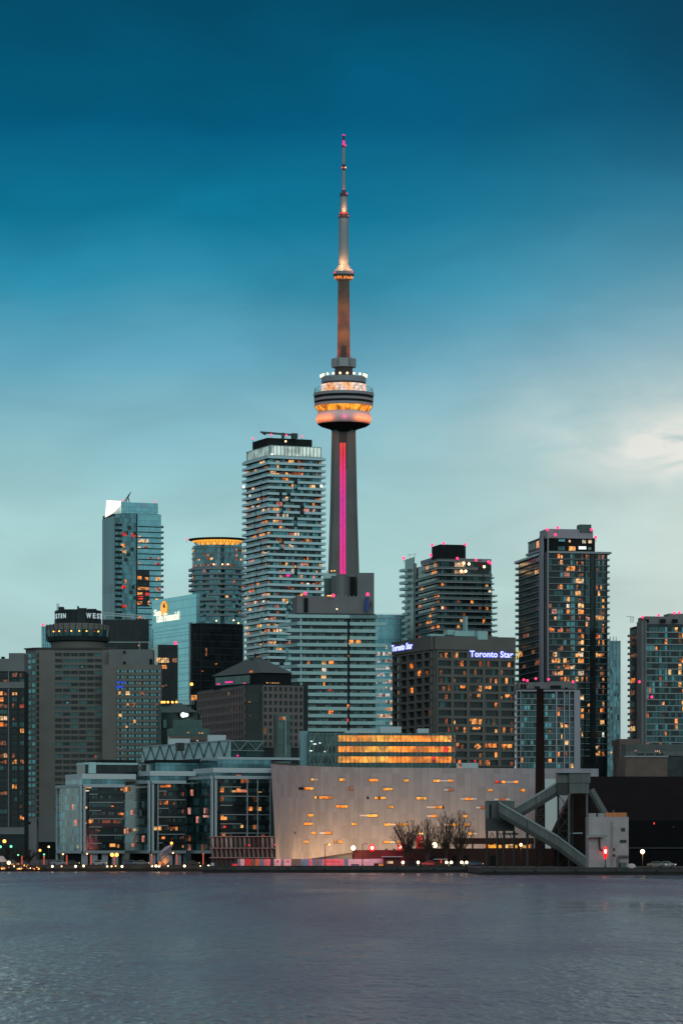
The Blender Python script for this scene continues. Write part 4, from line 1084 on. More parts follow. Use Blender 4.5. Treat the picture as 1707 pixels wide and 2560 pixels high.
def small_condo():
    b = Bld('low_condo', 'smaller condo with concrete roof block and pale columns, behind the brick chimney', 1296, 1400, 1722, th=3, ul=1290, ur=1436)
    b.mass('dark_core'); f = b.R; k = 1400 / F
    b.box('roof_block', 1297, None, 1440, 1706, 1726, 'concrete_grey', dy=1, depth=14); b.box('roof_slab', 1292, None, 1449, 1725, 1729, 'lilac_column', dy=-1.2, depth=16)
    for (u0, u1, v0, v1) in ((1301, 1307, 1711, 1726), (1309, 1315, 1711, 1726), (1337, 1349, 1716, 1724), (1376, 1402, 1714, 1724), (1412, 1419, 1719, 1724)): b.box('vent_opening', u0, None, u1, v0, v1, 'black_box', dy=.7, depth=.6)
    for u0, u1 in ((1289, 1292), (1299.5, 1301.5), (1388, 1392), (1408, 1411), (1421, 1424), (1434, 1449)):
        mb = MB(); f.box(mb, f.su(u0), f.su(u1), 0, b.zz(1729), .1, 1.1 if u1 - u0 < 5 else 1.6, 'lilac_column'); b.part('column', mb)
    dz = 14.6 * k; n = 14; z1 = b.zz(1733)
    for i in range(n):
        z = z1 - (i + 1) * dz
        mb = MB(); f.box(mb, f.su(1292), f.su(1434), z - .15, z + .2, 0, .5, 'rail_grey'); b.part('floor_band', mb)
        for u0, u1, nc, l in ((1302, 1341, 5, .04), (1361, 1387, 3, .17), (1393, 1407, 2, .2), (1411.5, 1420.5, 1, .4), (1425, 1433, 1, .15)):
            for q in range(nc):
                a, c = f.su(u0 + (u1 - u0) * q / nc), f.su(u0 + (u1 - u0) * (q + 1) / nc)
                b.win(f, a + .08, c - .08, z + .35, z + dz - .3, b.pick(l if i > 1 else 0, dict(pane_mid=5, pane_dark=4, pane_teal=.8), dict(lit_amber=4, lit_orange=4, lit_cream=1, lit_dim=1)), .03)
    b.finish(); b.warn([(1309, 1700), (1318, 1702), (1339, 1697), (1371, 1699), (1432, 1705)], r=.5, dy=-1)
small_condo()

def right_misc():
    b = Bld('glass_slab_tower', 'slim blue reflective glass tower half hidden behind the tall condo on the right', 1505, 1900, 1602, th=6, wl=20, ur=1551)
    b.mass('glass_mid'); f = b.R; mb = MB()
    for u in (1524, 1532, 1541, 1549): f.box(mb, f.su(u), f.su(u + 1.2), 0, b.h, 0, .5, 'rail_grey')
    b.part('facade_ribs', mb)
    for i in range(40):
        u = U(1520, 1546); v = U(1655, 1920); b.win(f, f.su(u), f.su(u + U(2, 5)), b.zz(v + U(6, 16)), b.zz(v), random.choice(['pane_blue', 'pane_dark', 'pane_dark', 'pane_teal']), U(.02, .3))
    for (u, v) in ((1535, 1868), (1542, 1866), (1524, 1880), (1540, 1890)): b.win(f, f.su(u), f.su(u + 5), b.zz(v + 6), b.zz(v), 'lit_amber', .35)
    b.finish()
    for u in (1528, 1536, 1543): p = b.local(u, 1602); mb = MB(); mb.tube((p[0], 3, p[2]), (p[0], 3, p[2] + 2.4), .2, m='dark_metal', n=4); b.part('antenna', mb)
    b = Bld('condo_building', 'dark green glass condo with a grey column at the right edge of the photo', 1612, 1600, 1560, th=9, ul=1574, ur=1790)
    b.mass('glass_black'); L, f = b.L, b.R
    b.box('penthouse', 1613, None, 1790, 1541, 1562, 'concrete_grey', dy=3, depth=14); b.box('penthouse', 1672, None, 1790, 1534, 1545, 'concrete_grey', dy=5, depth=10)
    for u0, u1 in ((1614, 1622), (1650, 1664), (1680, 1694)): b.box('vent_opening', u0, None, u1, 1548, 1557, 'black_box', dy=2.6, depth=.6)
    mb = MB(); f.box(mb, -.3, .3, 0, b.zz(1553), 0, 1.6, 'concrete_grey'); L.box(mb, L.su(1600), L.w, 0, b.zz(1553), 0, 1.6, 'concrete_grey'); b.part('column', mb)
    dz = 15.3 * 1600 / F; z1 = b.zz(1566)
    for i in range(21):
        z = z1 - (i + 1) * dz
        mb = MB(); f.box(mb, .4, f.w, z - .15, z + .3, 0, 1.2 if i < 3 else .5, 'rail_grey'); b.part('floor_band', mb)
        mb = MB(); L.box(mb, -1.2, 3.5, z - .4, z + .6, -2, .8, 'rail_grey'); b.part('balcony', mb)
        for fc, u0, u1, nc, l in ((L, 1576, 1587, 1, .1), (L, 1588, 1598, 1, .15), (f, 1614, 1645, 4, .05), (f, 1647, 1668, 3, .16), (f, 1670, 1694, 3, .16), (f, 1695, 1712, 2, .33), (f, 1714, 1728, 2, .3)):
            for q in range(nc):
                a, c = fc.su(u0 + (u1 - u0) * q / nc), fc.su(u0 + (u1 - u0) * (q + 1) / nc)
                b.win(fc, a + .1, c - .1, z + .4, z + dz - .3, b.pick(l, dict(pane_dark=4, pane_mid=5, pane_teal=1.2), dict(lit_amber=5, lit_orange=4, lit_dim=2)), .03)
    b.finish(); b.warn([(1606, 1543), (1646, 1538), (1685, 1533), (1698, 1532), (1629, 1743), (1598, 1705)], r=.6, dy=-3)
    p = b.local(1582, 1557); q = b.local(1582, 1542); mb = MB(); mb.tube(p, q, .15, m='dark_metal', n=4); mb.tube((p[0] - 1, p[1], p[2]), (p[0] - 1, p[1], q[2]), .15, m='dark_metal', n=4); mb.tube((q[0] - 3, q[1], q[2] + .2), (q[0] + .5, q[1], q[2] - .2), .12, m='dark_metal', n=4); b.part('antenna', mb)
    b = Bld('brick_block', 'low brown brick block in the gap beside the right hand condo', 1549, 1400, 1848, th=3, wl=20, ur=1600)
    b.mass('brick_brown')
    for i in range(7): b.win(b.R, b.R.su(1552), b.R.su(1558), b.zz(1868 + i * 11), b.zz(1862 + i * 11), 'pane_dark', .03)
    b.finish()
    b = Bld('warehouse', 'brown brick drum shaped block with a grey metal box of roof plant on top', 1563, 1150, 1892, th=2, wl=25, ur=1668)
    b.mass('brick_brown'); b.box('plant_room', 1564, None, 1707, 1861, 1890, 'conveyor', dy=2, depth=12); mb = MB(); b.R.box(mb, -.3, b.R.w + .3, b.h - .2, b.h + .25, -1, .5, 'lilac_column'); b.part('roof_edge', mb)
    for u in (1594, 1618, 1643): b.box('roof_vent', u, None, u + 16, 1884, 1890, 'dark_core', dy=1, depth=2)
    for u, v in ((1587, 1876), (1591, 1875), (1638, 1876), (1643, 1876), (1648, 1876), (1649, 1882)): b.win(b.R, b.R.su(u), b.R.su(u + 3), b.zz(v + 4), b.zz(v), 'lit_peach', .6 - 2.4)
    b.finish()
right_misc()
# ================================================================== middle ground
def grid_office():
    Y = 1420; k = Y / F
    b = Bld('stone_office', 'brown stone office with small dark windows, dark glass corner and green hipped roof', 613, Y, 1714, th=20, ul=495, wr=1)
    d = lambda u, dy: ((PX(u, Y + dy) - b.cx) * cos(b.th) + dy * sin(b.th), -(PX(u, Y + dy) - b.cx) * sin(b.th) + dy * cos(b.th))
    pts = [(0, b.wl), (0, 0), d(655, -1.5), d(770, 6)]
    b.pts = pts; b.back = [(pts[3][0], b.wl)]; b.faces = [Face(b, pts[i], pts[i + 1]) for i in range(3)]
    b.mass('dark_core', z1=b.zz(1712))
    L, C, f = b.faces
    b.grid(L, .3, L.w, b.zz(1862), b.zz(1716), 17, 7, 'stone_grid', .56, .60, .03, dict(pane_dark=6, pane_mid=1), dict(lit_dim=2, lit_amber=1), depth=.6, split=1, sill=.4)
    b.grid(f, 0, f.su(757), b.zz(1870), b.zz(1714), 8, 9, 'stone_grid', .58, .60, .03, dict(pane_dark=6), dict(lit_dim=2, lit_orange=1), depth=.6, sill=.4)
    mb = MB(); C.box(mb, 0, C.w, 0, b.zz(1714), 0, .2, 'glass_black'); b.part('dark_glass_corner', mb)
    for (u, v) in ((621, 1754), (622, 1788)): b.win(C, C.su(u), C.su(u + 6), b.zz(v + 3), b.zz(v), 'lit_dim', .25)
    b.finish()
    c, s = cos(b.th), sin(b.th)
    # upper dark storeys and green hipped roof
    q = lambda u, v, dy: b.local(u, v, Y + dy)
    lo = [q(534, 1714, 34), q(652, 1714, 4), q(728, 1714, 9), q(640, 1714, 50)]
    mb = MB(); zt = b.zz(1680); mb.prism([(p[0], p[1]) for p in lo], b.zz(1716), zt, 'black_box'); b.part('upper_storeys', mb)
    ctr = Vector(((lo[0][0] + lo[1][0] + lo[2][0] + lo[3][0]) / 4, (lo[0][1] + lo[1][1] + lo[2][1] + lo[3][1]) / 4))
    ov = [(ctr + (Vector(p[:2]) - ctr) * 1.06) for p in lo]; rt = [ctr + (Vector(p[:2]) - ctr) * .22 for p in lo]
    mb = MB(); zz = [b.zz(1686), b.zz(1668), b.zz(1672), b.zz(1683)]
    vs = [(ov[i].x, ov[i].y, b.zz(1681)) for i in range(4)] + [(rt[i].x, rt[i].y, b.zz(1641)) for i in range(4)]
    mb.hexa(vs, 'copper_green'); b.part('hip_roof', mb)
    mb = MB(); r0 = ctr; mb.box(r0.x - 2.3, r0.x + 2.3, r0.y - 2, r0.y + 2, b.zz(1642), b.zz(1636), 'copper_green'); b.part('roof_lantern', mb)
    ff = Face(b, (lo[0][0], lo[0][1]), (lo[1][0], lo[1][1]))
    mb = MB(); ff.box(mb, ff.su(541), ff.su(627), b.zz(1706), b.zz(1685), .1, .5, 'glass_green'); b.part('window_band', mb)
    for (u0, u1, v0, v1, m) in ((545, 553, 1700, 1703, 'lit_magenta'), (566, 585, 1697, 1701, 'lit_magenta'), (627, 637, 1673, 1679, 'lit_orange'), (612, 617, 1703, 1706, 'lit_magenta')):
        b.win(ff, ff.su(u0), ff.su(u1), b.zz(v1), b.zz(v0), m, .55)
    fg = Face(b, (lo[1][0], lo[1][1]), (lo[2][0], lo[2][1]))
    for i in range(5): b.win(fg, 2.3 + i * 1.2, 3.0 + i * 1.2, b.zz(1707), b.zz(1705.5), 'lit_amber', .1)
    b.finish(name='neon_strip')
    b2 = Bld('green_roof_block', 'dark block with a small green hipped roof and a bright white lamp under its eave', 403, 1400, 1782, th=0, wl=20, ur=470)
    b2.mass('black_box'); p = lambda u, v, dy=0: b2.local(u, v, 1400 + dy)
    mb = MB(); a = [p(400, 1781, -1), p(496, 1781, -1), p(496, 1781, 20), p(400, 1781, 20), p(436, 1758, 8), p(452, 1758, 8), p(452, 1758, 12), p(436, 1758, 12)]
    mb.hexa(a, 'copper_green'); b2.part('hip_roof', mb)
    b2.box('right_wing', 470, None, 495, 1781.5, 1860, 'black_box', depth=18); b2.box('window_panel', 408, None, 416, 1800, 1820, 'copper_green', dy=-.4, depth=.3)
    mb = MB(); mb.sphere((0, 0, 0), 1.1, 'lit_white'); mb.sphere((1.3, 0, 0), .8, 'lit_white'); mb.tube((0, 0, 0), (0, 2, 0), .3, m='dark_metal'); o = b2.part('eave_lamp', mb); o.location = p(458, 1788, -2)
    ld = bpy.data.lights.new('lamp_glow', 'POINT'); ld.energy = 2500; ld.color = (.6, 1, .9); ld.shadow_soft_size = .5; o = link('lamp_glow', ld, b2.root); o.location = p(460, 1790, -4)
    b3 = Bld('green_block', 'two tiered green panelled block behind the truss clad roof', 424, 1260, 1821, th=6, wl=16, ur=523)
    b3.mass('green_panel'); b3.box('upper_tier', 436, None, 504, 1800, 1822, 'green_panel', dy=3, depth=10)
    b3.box('brick_tier', 424, None, 524, 1842, 1852, 'brick_brown', dy=-1, depth=1)
    for (u, v) in ((468, 1831), (497, 1832), (503, 1832), (422, 1843)): b3.win(b3.R, b3.R.su(u), b3.R.su(u + 5), b3.zz(v + 2.5), b3.zz(v), 'lit_amber', .05)
    b3.win(b3.R, b3.R.su(490), b3.R.su(495), b3.zz(1854), b3.zz(1851), 'lit_cream', 1.1)
    b3.finish()
    b4 = Bld('rooftop_plant', 'pale metal plant box on the roof left of the truss clad block', 421, 1180, 1847, th=4, wl=8, ur=475)
    b4.mass('pale_blue', top='pale_blue')
    b5 = Bld('rooftop_plant', 'taller pale metal plant box behind the middle of the truss clad block', 520, 1180, 1838, th=4, wl=8, ur=565)
    b5.mass('pale_blue', top='pale_blue')
    b6 = Bld('glass_annex', 'narrow green glass building beside the foot of the balconied condo', 696, 1380, 1786, th=10, wl=12, ur=727)
    b6.mass('glass_green'); b6.win(b6.R, b6.R.su(704), b6.R.su(714), b6.zz(1801), b6.zz(1793), 'lit_orange', .05); b6.win(b6.R, b6.R.su(697), b6.R.su(701), b6.zz(1799), b6.zz(1795), 'lit_red', .05); b6.finish()
    mb = MB(); q = b6.local(713, 1790); mb.tube((q[0], -1, q[2]), (q[0], -1, b6.zz(1890)), .2, m='pale_frame', n=4); b6.part('downpipe', mb)
grid_office()

def truss_roof():
    Y = 1100
    b = Bld('truss_building', 'long pale teal building whose upper storey is wrapped in dark zigzag trusses', 577, Y, 1852, th=24, ul=357, ur=657)
    b.mass('dark_core', z1=b.zz(1857)); L, f = b.L, b.R
    mb = MB(); L.box(mb, 0, L.w, b.zz(1900), b.zz(1851), 0, .4, 'rail_teal'); b.part('screen_wall', mb)
    mb = MB(); L.box(mb, 0, L.w, b.zz(1896), b.zz(1893), .4, 1.4, 'dark_metal'); L.box(mb, 0, L.w, b.zz(1852.5), b.zz(1850), .4, .7, 'pale_frame'); b.part('roof_edge', mb)
    n = 9
    for i in range(n):
        a, c = L.w * i / n, L.w * (i + 1) / n; m_ = (a + c) / 2
        mb = MB(); L.bar(mb, a, b.zz(1852), m_, b.zz(1891), .14, .6, 'conveyor_dark'); L.bar(mb, m_, b.zz(1891), c, b.zz(1852), .14, .6, 'conveyor_dark'); b.part('truss_brace', mb)
    mb = MB(); f.box(mb, 0, f.w, b.zz(1900), b.zz(1853), 0, .3, 'glass_green'); f.box(mb, 0, f.w, b.zz(1878), b.zz(1876), .3, .8, 'rail_grey'); f.box(mb, 0, f.w, b.zz(1854), b.zz(1851), .3, .8, 'rail_grey'); b.part('screen_wall', mb)
    for i in range(2):
        a, c = f.w * i / 2, f.w * (i + 1) / 2; m_ = (a + c) / 2
        mb = MB(); f.bar(mb, a, b.zz(1853), m_, b.zz(1876), .2, .7, 'rail_grey'); f.bar(mb, m_, b.zz(1876), c, b.zz(1853), .2, .7, 'rail_grey'); b.part('truss_brace', mb)
    for u in (448, 456, 536): p = b.local(u, 1862, Y + 30); mb = MB(); mb.box(p[0] - .7, p[0] + .7, p[1], p[1] + 1.5, p[2] - 2, b.zz(1850), 'dark_metal'); b.part('roof_vent', mb)
    b.warn([(594, 1890)], r=.35, m='lit_magenta', dy=-8)
truss_roof()

def slot_building():
    base = G; Y0 = 1000
    b = Bld('slot_window_hall', 'long pale concrete wall scattered with narrow orange slot windows, warmly lit near its foot', 800, Y0, 1920, th=0, wl=30, wr=1)
    P = lambda u, y: (PX(u, y), y)
    pl = [P(677, 962), P(700, 972), P(740, 985), P(800, 1000), P(900, 1012), P(1340, 1022), P(1496, 1026)]
    loc = lambda p: (p[0] - b.cx, p[1] - b.cy)
    pts = [loc(p) for p in pl]; Zt = 29.0 - base
    back = [loc(P(1496, 1070)), loc(P(700, 1070))]
    b.pts = pts; b.faces = [Face(b, pts[i], pts[i + 1]) for i in range(len(pts) - 1)]
    mb = MB(); lp = pts + back; sl = list(lp); bt = list(lp); bt[0] = (bt[0][0] + 1.5, bt[0][1]); bt[1] = (bt[1][0] + .6, bt[1][1]); mb.prism(bt, 0, Zt, 'slot_wall', top=sl); mb.m[1] = mb.mi('black_box')
    b.part('wall', mb)
    mb = MB(); mb.ring(offset_poly(pts[:3], 0) , [(p[0] - 0, p[1] - .0) for p in offset_poly(pts[:3], .15)], Zt - .1, Zt + .3, 'dark_core'); b.part('roof_edge', mb)
    def slot(u0, u1, v, m):
        um = (u0 + u1) / 2
        fc = next((b.faces[i] for i in range(len(b.faces)) if um < (700, 740, 800, 900, 1340, 1500)[i]), b.faces[-1])
        t0, t1 = fc.su(u0), fc.su(u1); z = fc.z(t0, v); h = .34 if m != 'slot_white' else .2
        if m == 'dark': m = 'black_box'
        if m != 'slot_white': mb = MB(); fc.box(mb, t0 - .12, t1 + .12, z - h - .12, z + h + .12, 0, .035, 'soffit'); fc.box(mb, t0 - .12, t1 + .12, z + h, z + h + .14, .035, .16, 'slot_wall'); b.part('slot_rim_shade', mb)  # dark rim puts the shade of the recess into colour round each slot
        b.wins.append((fc, t0, t1, z - h, z + h, m, -.05, .12))
    r4 = lambda L: [slot(740 + a * .2168, 740 + c * .2168, 1880 + v * .2168, m) for a, c, v, m in L]
    o, w, d, dd = 'lit_slot', 'slot_white', 'dark', 'lit_slotdim'
    r4([(173, 198, 321, o), (198, 250, 321, w), (497, 558, 323, o), (835, 943, 328, o), (1237, 1293, 332, o), (32, 90, 422, d), (90, 200, 422, o), (608, 658, 428, dd), (1000, 1113, 432, o), (210, 235, 527, o), (235, 252, 527, d), (252, 415, 527, o),
        (820, 835, 530, d), (905, 950, 534, o), (950, 968, 534, d), (968, 1035, 534, o), (1388, 1500, 538, o), (458, 593, 631, o), (1058, 1120, 636, o), (138, 198, 733, o), (718, 820, 736, w), (820, 938, 737, o), (88, 187, 832, o), (637, 692, 836, o),
        (1015, 1090, 840, o), (1090, 1145, 840, w), (1145, 1285, 840, o), (175, 225, 938, o), (225, 335, 938, w), (335, 415, 938, o), (82, 140, 1040, o), (437, 455, 1040, o), (475, 530, 1040, o), (1005, 1080, 1043, o), (1080, 1160, 1043, w), (1160, 1210, 1043, o)])
    r5 = lambda L: [slot(960 + a * .2168, 960 + c * .2168, 1900 + v * .2168, m) for a, c, v, m in L]
    r5([(568, 640, 243, o), (640, 740, 243, w), (740, 800, 243, o), (1280, 1335, 255, 'lit_red'), (1358, 1403, 255, o), (1410, 1495, 256, w), (1495, 1545, 256, o), (690, 740, 347, w), (740, 798, 347, dd), (1197, 1247, 353, o), (1570, 1625, 353, o), (880, 933, 452, w), (933, 1017, 452, o), (1017, 1068, 452, w),
        (1270, 1320, 456, w), (1320, 1400, 456, dd), (1400, 1450, 456, w), (488, 572, 548, w), (572, 670, 548, o), (670, 684, 548, d), (1060, 1108, 552, w), (1108, 1200, 552, dd), (498, 540, 650, w), (540, 605, 650, o), (910, 960, 652, o), (690, 755, 750, w), (755, 860, 750, o), (925, 988, 750, o), (968, 1022, 852, o), (1022, 1070, 852, w)])
    slot(713.5, 734, 2016, w); slot(726, 738, 2083, d)
    b.finish(name='slot_window')
    # diamond braced glass storeys on the roof
    g = Bld('lattice_glass_hall', 'glass hall crossed by thin diamond bracing with three glowing orange floors', 770, 1052, 1833, th=3, wl=22, ur=1140)
    g.mass('glass_green'); L, f = g.L, g.R
    g.box('stair_shaft', 750, None, 770, 1828, 1930, 'glass_ribbed', dy=2, depth=10)
    for v0, v1 in ((1839, 1854), (1866, 1880.5), (1892, 1907.5)):
        n = 30; 
        for i in range(n):
            a, c = f.su(845 + 293 * i / n), f.su(845 + 293 * (i + 1) / n)
            m = 'lit_office' if R() < .93 or i < 20 else 'lit_red'
            if i == n - 1: m = 'lit_dim'
            g.win(f, a + .03, c - .03, g.zz(v1), g.zz(v0), m, .05)
        for i in range(7):
            if v0 < 1850: break
            g.win(f, f.su(778 + i * 9), f.su(778 + i * 9 + U(3, 7)), g.zz(v1), g.zz(v0 + 2), 'pane_dark', .05)
    for (u, v, w_) in ((776, 1853, 6), (783, 1860, 7), (797, 1857, 5), (774, 1877, 6), (810, 1878, 3)): g.win(f, f.su(u), f.su(u + w_), g.zz(v + 2.4), g.zz(v), 'lit_white', .2)
    for (u, v) in ((1121, 1845), (1128, 1846), (1119, 1871), (1117, 1897)): g.win(f, f.su(u), f.su(u + 3.5), g.zz(v + 4), g.zz(v), 'lit_red', .25)
    g.finish()
    for v0, v1 in ((1833, 1838), (1855, 1865), (1881.5, 1891), (1908.5, 1921)):
        mb = MB(); f.box(mb, 0, f.w, g.zz(v1), g.zz(v0), 0, .3, 'glass_green'); g.part('spandrel', mb)
    h0, h1 = g.zz(1924), g.zz(1832); n = 8.0; cw = f.w / n
    for i in range(8):
        for (a, c) in ((i, i + 1),):
            mb = MB(); hm = (h0 + h1) / 2; m_ = (a + .5) * cw
            for p, q in (((a * cw, hm), (m_, h1)), ((m_, h1), (c * cw, hm)), ((a * cw, hm), (m_, h0)), ((m_, h0), (c * cw, hm))):
                f.bar(mb, p[0], p[1], q[0], q[1], .09, .5, 'rail_grey', 4)
            g.part('diamond_brace', mb)
    mb = MB()
    for i in range(36): f.box(mb, i * f.w / 35 - .04, i * f.w / 35 + .04, h0, h1, .3, .38, 'dark_core')
    g.part('mullions', mb)
    for nm, lab, u0, u1, v0, v1 in (('rooftop_plant', 'white plant box on the roof left of the middle of the orange lit glass hall', 950, 1003, 1817, 1834), ('rooftop_plant', 'low flat white roof box near the left end of the orange floors', 862, 941, 1827, 1834), ('rooftop_plant', 'small pale frame of roof plant above the right part of the orange floors', 1044, 1072, 1822, 1834)):
        x = Bld(nm, lab, u0, 1058, v0, th=3, wl=5, ur=u1, base=g.base + g.h); x.mass('pale_blue', top='pale_blue')
    x = Bld('rooftop_plant', 'pale blue box at the right end of the roof beside the orange glass hall', 1141, 1045, 1908, th=0, wl=5, ur=1195, base=G + Zt); x.mass('pale_blue', top='pale_blue')
    x.win(x.R, .3, x.R.su(1158), .2, 2.0, 'lit_pink', .03); x.finish()
slot_building()

# ------------------------------------------------------------------ waterfront glass condos
def shore_condo(label, uL, uC, uR, vT, bays, tiers, Y=985, vB=2130, seed=1, litspec=(), curt=None):
    random.seed(seed)
    b = Bld('waterfront_condo', label, uC, Y, vT, th=20, ul=uL, ur=uR, group='glass condo blocks along the waterfront')
    L, f = b.L, b.R
    b.mass('glass_black', z0=b.zz(vB)); b.mass('black_box', z0=0, z1=b.zz(vB), name='ground_floor', loop=[(1.5, b.wl), (1.5, 1.5), (b.wr, 1.5), (b.wr, b.wl)])
    n = 8; z0 = b.zz(vB); z1 = b.h; dz = (z1 - z0) / n
    mb = MB(); L.box(mb, 0, L.w - 2.2, z0, z1, 0, .3, 'glass_ribbed' if False else 'glass_mid'); b.part('curtain_wall', mb)
    # white frame
    mb = MB()
    L.box(mb, 0, L.w, z1 - .3, z1 + .55, .3, 1.0, 'pale_frame'); f.box(mb, 0, f.w, z1 - .3, z1 + .55, .1, 1.0, 'pale_frame')
    L.box(mb, 0, .5, 0, z1, .3, .9, 'pale_frame'); L.box(mb, L.w - .5, L.w + .6, z0, z1, .3, .8, 'pale_frame'); f.box(mb, .1, .7, z0 + .1, z1 - .5, .1, .81, 'pale_frame')
    for u in bays: f.box(mb, f.su(u), f.su(u + 1.8), z0 * .2, z1 - .5, .1, .9, 'pale_frame')
    f.box(mb, 0, f.w, z0 - .5, z0 + .3, .1, .9, 'rail_grey'); L.box(mb, 0, L.w, z0 - .5, z0 + .3, .3, .9, 'pale_frame')
    b.part('white_frame', mb)
    for i in range(n):
        z = z0 + i * dz
        mb = MB(); f.box(mb, 1.7, f.w * (U(.3, .5) if i % 2 else .98), z - .1, z + .15, 0, .7, 'rail_grey'); b.part('balcony_slab', mb)
        mb = MB(); f.box(mb, 1.7, f.w * .98, z + .1, z + 1.1, .6, .66, 'pane_dark'); b.part('balcony_railing', mb)
        mb = MB(); L.box(mb, .6, L.w - 1.6, z - .2, z + .25, .3, .55, 'pane_mid'); b.part('spandrel', mb)
        nl = 9; lw = (L.w - 2.6) / nl
        for q in range(nl):
            m = random.choices(['pane_teal', 'pane_mid', 'pane_dark', 'pane_blue', 'lit_pink', 'lit_dim'], [5 if q < 3 else 3, 4, 2.5 if q > 2 else 1, 1.2, .25, .2])[0]
            b.win(L, .6 + q * lw + .06, .6 + (q + 1) * lw - .06, z + .35, z + dz - .4, m, .32)
        nr = 12; rw = (f.w - 2.2) / nr
        for q in range(nr):
            m = random.choices(['pane_dark', 'pane_mid', 'glass_green', 'lit_dim', 'lit_orange', None], [4, 3.0, 2, .9, .6, 3])[0]
            if m: b.win(f, 1.8 + q * rw + .08, 1.8 + (q + 1) * rw - .08, z + .3, z + dz - .25, m, .03)
    for (u0, u1, v0, v1, m) in litspec:
        fc = L if u1 < uC else f
        b.win(fc, fc.su(u0), fc.su(u1), b.zz(v1), b.zz(v0), m, .72 if fc is L else .2)
    b.finish()
    for (uc, ul, ur, v0, v1, m, dy) in tiers:
        b.box('upper_storey' if m != 'pale_blue' else 'fascia', uc, ul, ur, v0, v1, m, dy=dy, depth=14)
    # pillars at the ground
    for t in (.06, .3, .55, .8):
        mb = MB(); x = L.w * t if t < .4 else None
        q = f.pt(f.w * t, -.3); mb.prism([(q[0] - .9, q[1]), (q[0] + .9, q[1]), (q[0] + .6, q[1] + 1.2), (q[0] - .6, q[1] + 1.2)], 0, z0 - .5, 'lilac_column'); b.part('ground_pillar', mb)
    return b
shore_condo('leftmost waterfront glass condo with white frame and one bright orange penthouse window', 147, 206, 309, 1966, (), 
    [(205, 164, 312, 1937, 1963, 'glass_mid', 4), (205, 163, 340, 1935, 1948, 'pale_blue', 3.6), (213, 192, 345, 1909, 1937, 'glass_black', 9), (213, 191, 345, 1907, 1912, 'rail_teal', 8.6), (222, 194, 240, 1906, 1934, 'rail_teal', 8.3), (250, None, 340, 1900, 1908, 'black_box', 12)], seed=3,
    litspec=((212, 228, 1968, 1971, 'lit_amber'), (213, 222, 1976, 1979, 'lit_cream'), (301, 306, 1972, 1981, 'lit_orange'), (276, 280, 1997, 2000, 'lit_amber'), (213, 217, 2017, 2022, 'lit_amber'), (292, 296, 2017, 2021, 'lit_cream'), (296, 308, 2033, 2044, 'lit_orange'),
        (213, 216, 2057, 2060, 'lit_cream'), (222, 232, 2050, 2062, 'lit_orange'), (255, 275, 2052, 2062, 'lit_dim'), (283, 299, 2051, 2061, 'lit_dim'), (274, 287, 2110, 2118, 'lit_orange'), (194, 200, 2050, 2056, 'lit_pink')))
shore_condo('middle waterfront glass condo with white frame and stacked white bay windows', 311, 377, 463, 1957, (392, ), 
    [(375, 338, 466, 1928, 1955, 'glass_mid', 4), (375, 337, 490, 1928, 1940, 'pale_blue', 3.6), (388, 366, 500, 1906, 1929, 'glass_mid', 9), (388, 360, 500, 1900, 1907, 'black_box', 8.6)], seed=5,
    litspec=((313, 319, 1963, 1978, 'lit_pink'), (320, 326, 1965, 1976, 'lit_amber'), (400, 426, 1963, 1974, 'lit_orange'), (314, 320, 2072, 2084, 'lit_orange'), (322, 328, 2070, 2082, 'lit_pink'), (341, 345, 2072, 2078, 'lit_amber'), (381, 402, 2067, 2076, 'lit_amber'), (438, 443, 2067, 2077, 'lit_amber'),
        (418, 436, 2068, 2074, 'lit_dim'), (403, 411, 2093, 2102, 'lit_orange'), (336, 342, 2108, 2117, 'lit_pink'), (333, 340, 2025, 2036, 'lit_pink'), (427, 430, 2096, 2100, 'lit_orange'), (427, 431, 2115, 2119, 'lit_orange'), (432, 437, 2007, 2013, 'lit_dim')))
shore_condo('rightmost waterfront glass condo with white frame, beside the sloping edge of the slot windowed wall', 465, 534, 676, 1945, (615, 641, 672), 
    [(533, 484, 676, 1920, 1945, 'glass_mid', 4), (533, 483, 678, 1920, 1932, 'pale_blue', 3.6), (543, 503, 678, 1895, 1921, 'glass_mid', 9), (543, 502, 750, 1893, 1899, 'pale_frame', 8.6)], seed=8, Y=975,
    litspec=((579, 588, 1976, 1986, 'lit_amber'), (597, 613, 1974, 1986, 'lit_pink'), (609, 615, 1977, 1985, 'lit_orange'), (645, 652, 1979, 1986, 'lit_amber'), (644, 652, 2018, 2030, 'lit_amber'), (555, 566, 2043, 2051, 'lit_orange'), (558, 564, 2065, 2070, 'lit_red'), (554, 563, 2083, 2091, 'lit_orange'),
        (601, 607, 2063, 2070, 'lit_amber'), (590, 602, 1937, 1942, 'lit_dim'), (625, 629, 1942, 1945, 'lit_cream'), (515, 525, 2038, 2044, 'lit_pink'), (517, 521, 2020, 2034, 'lit_pink')))

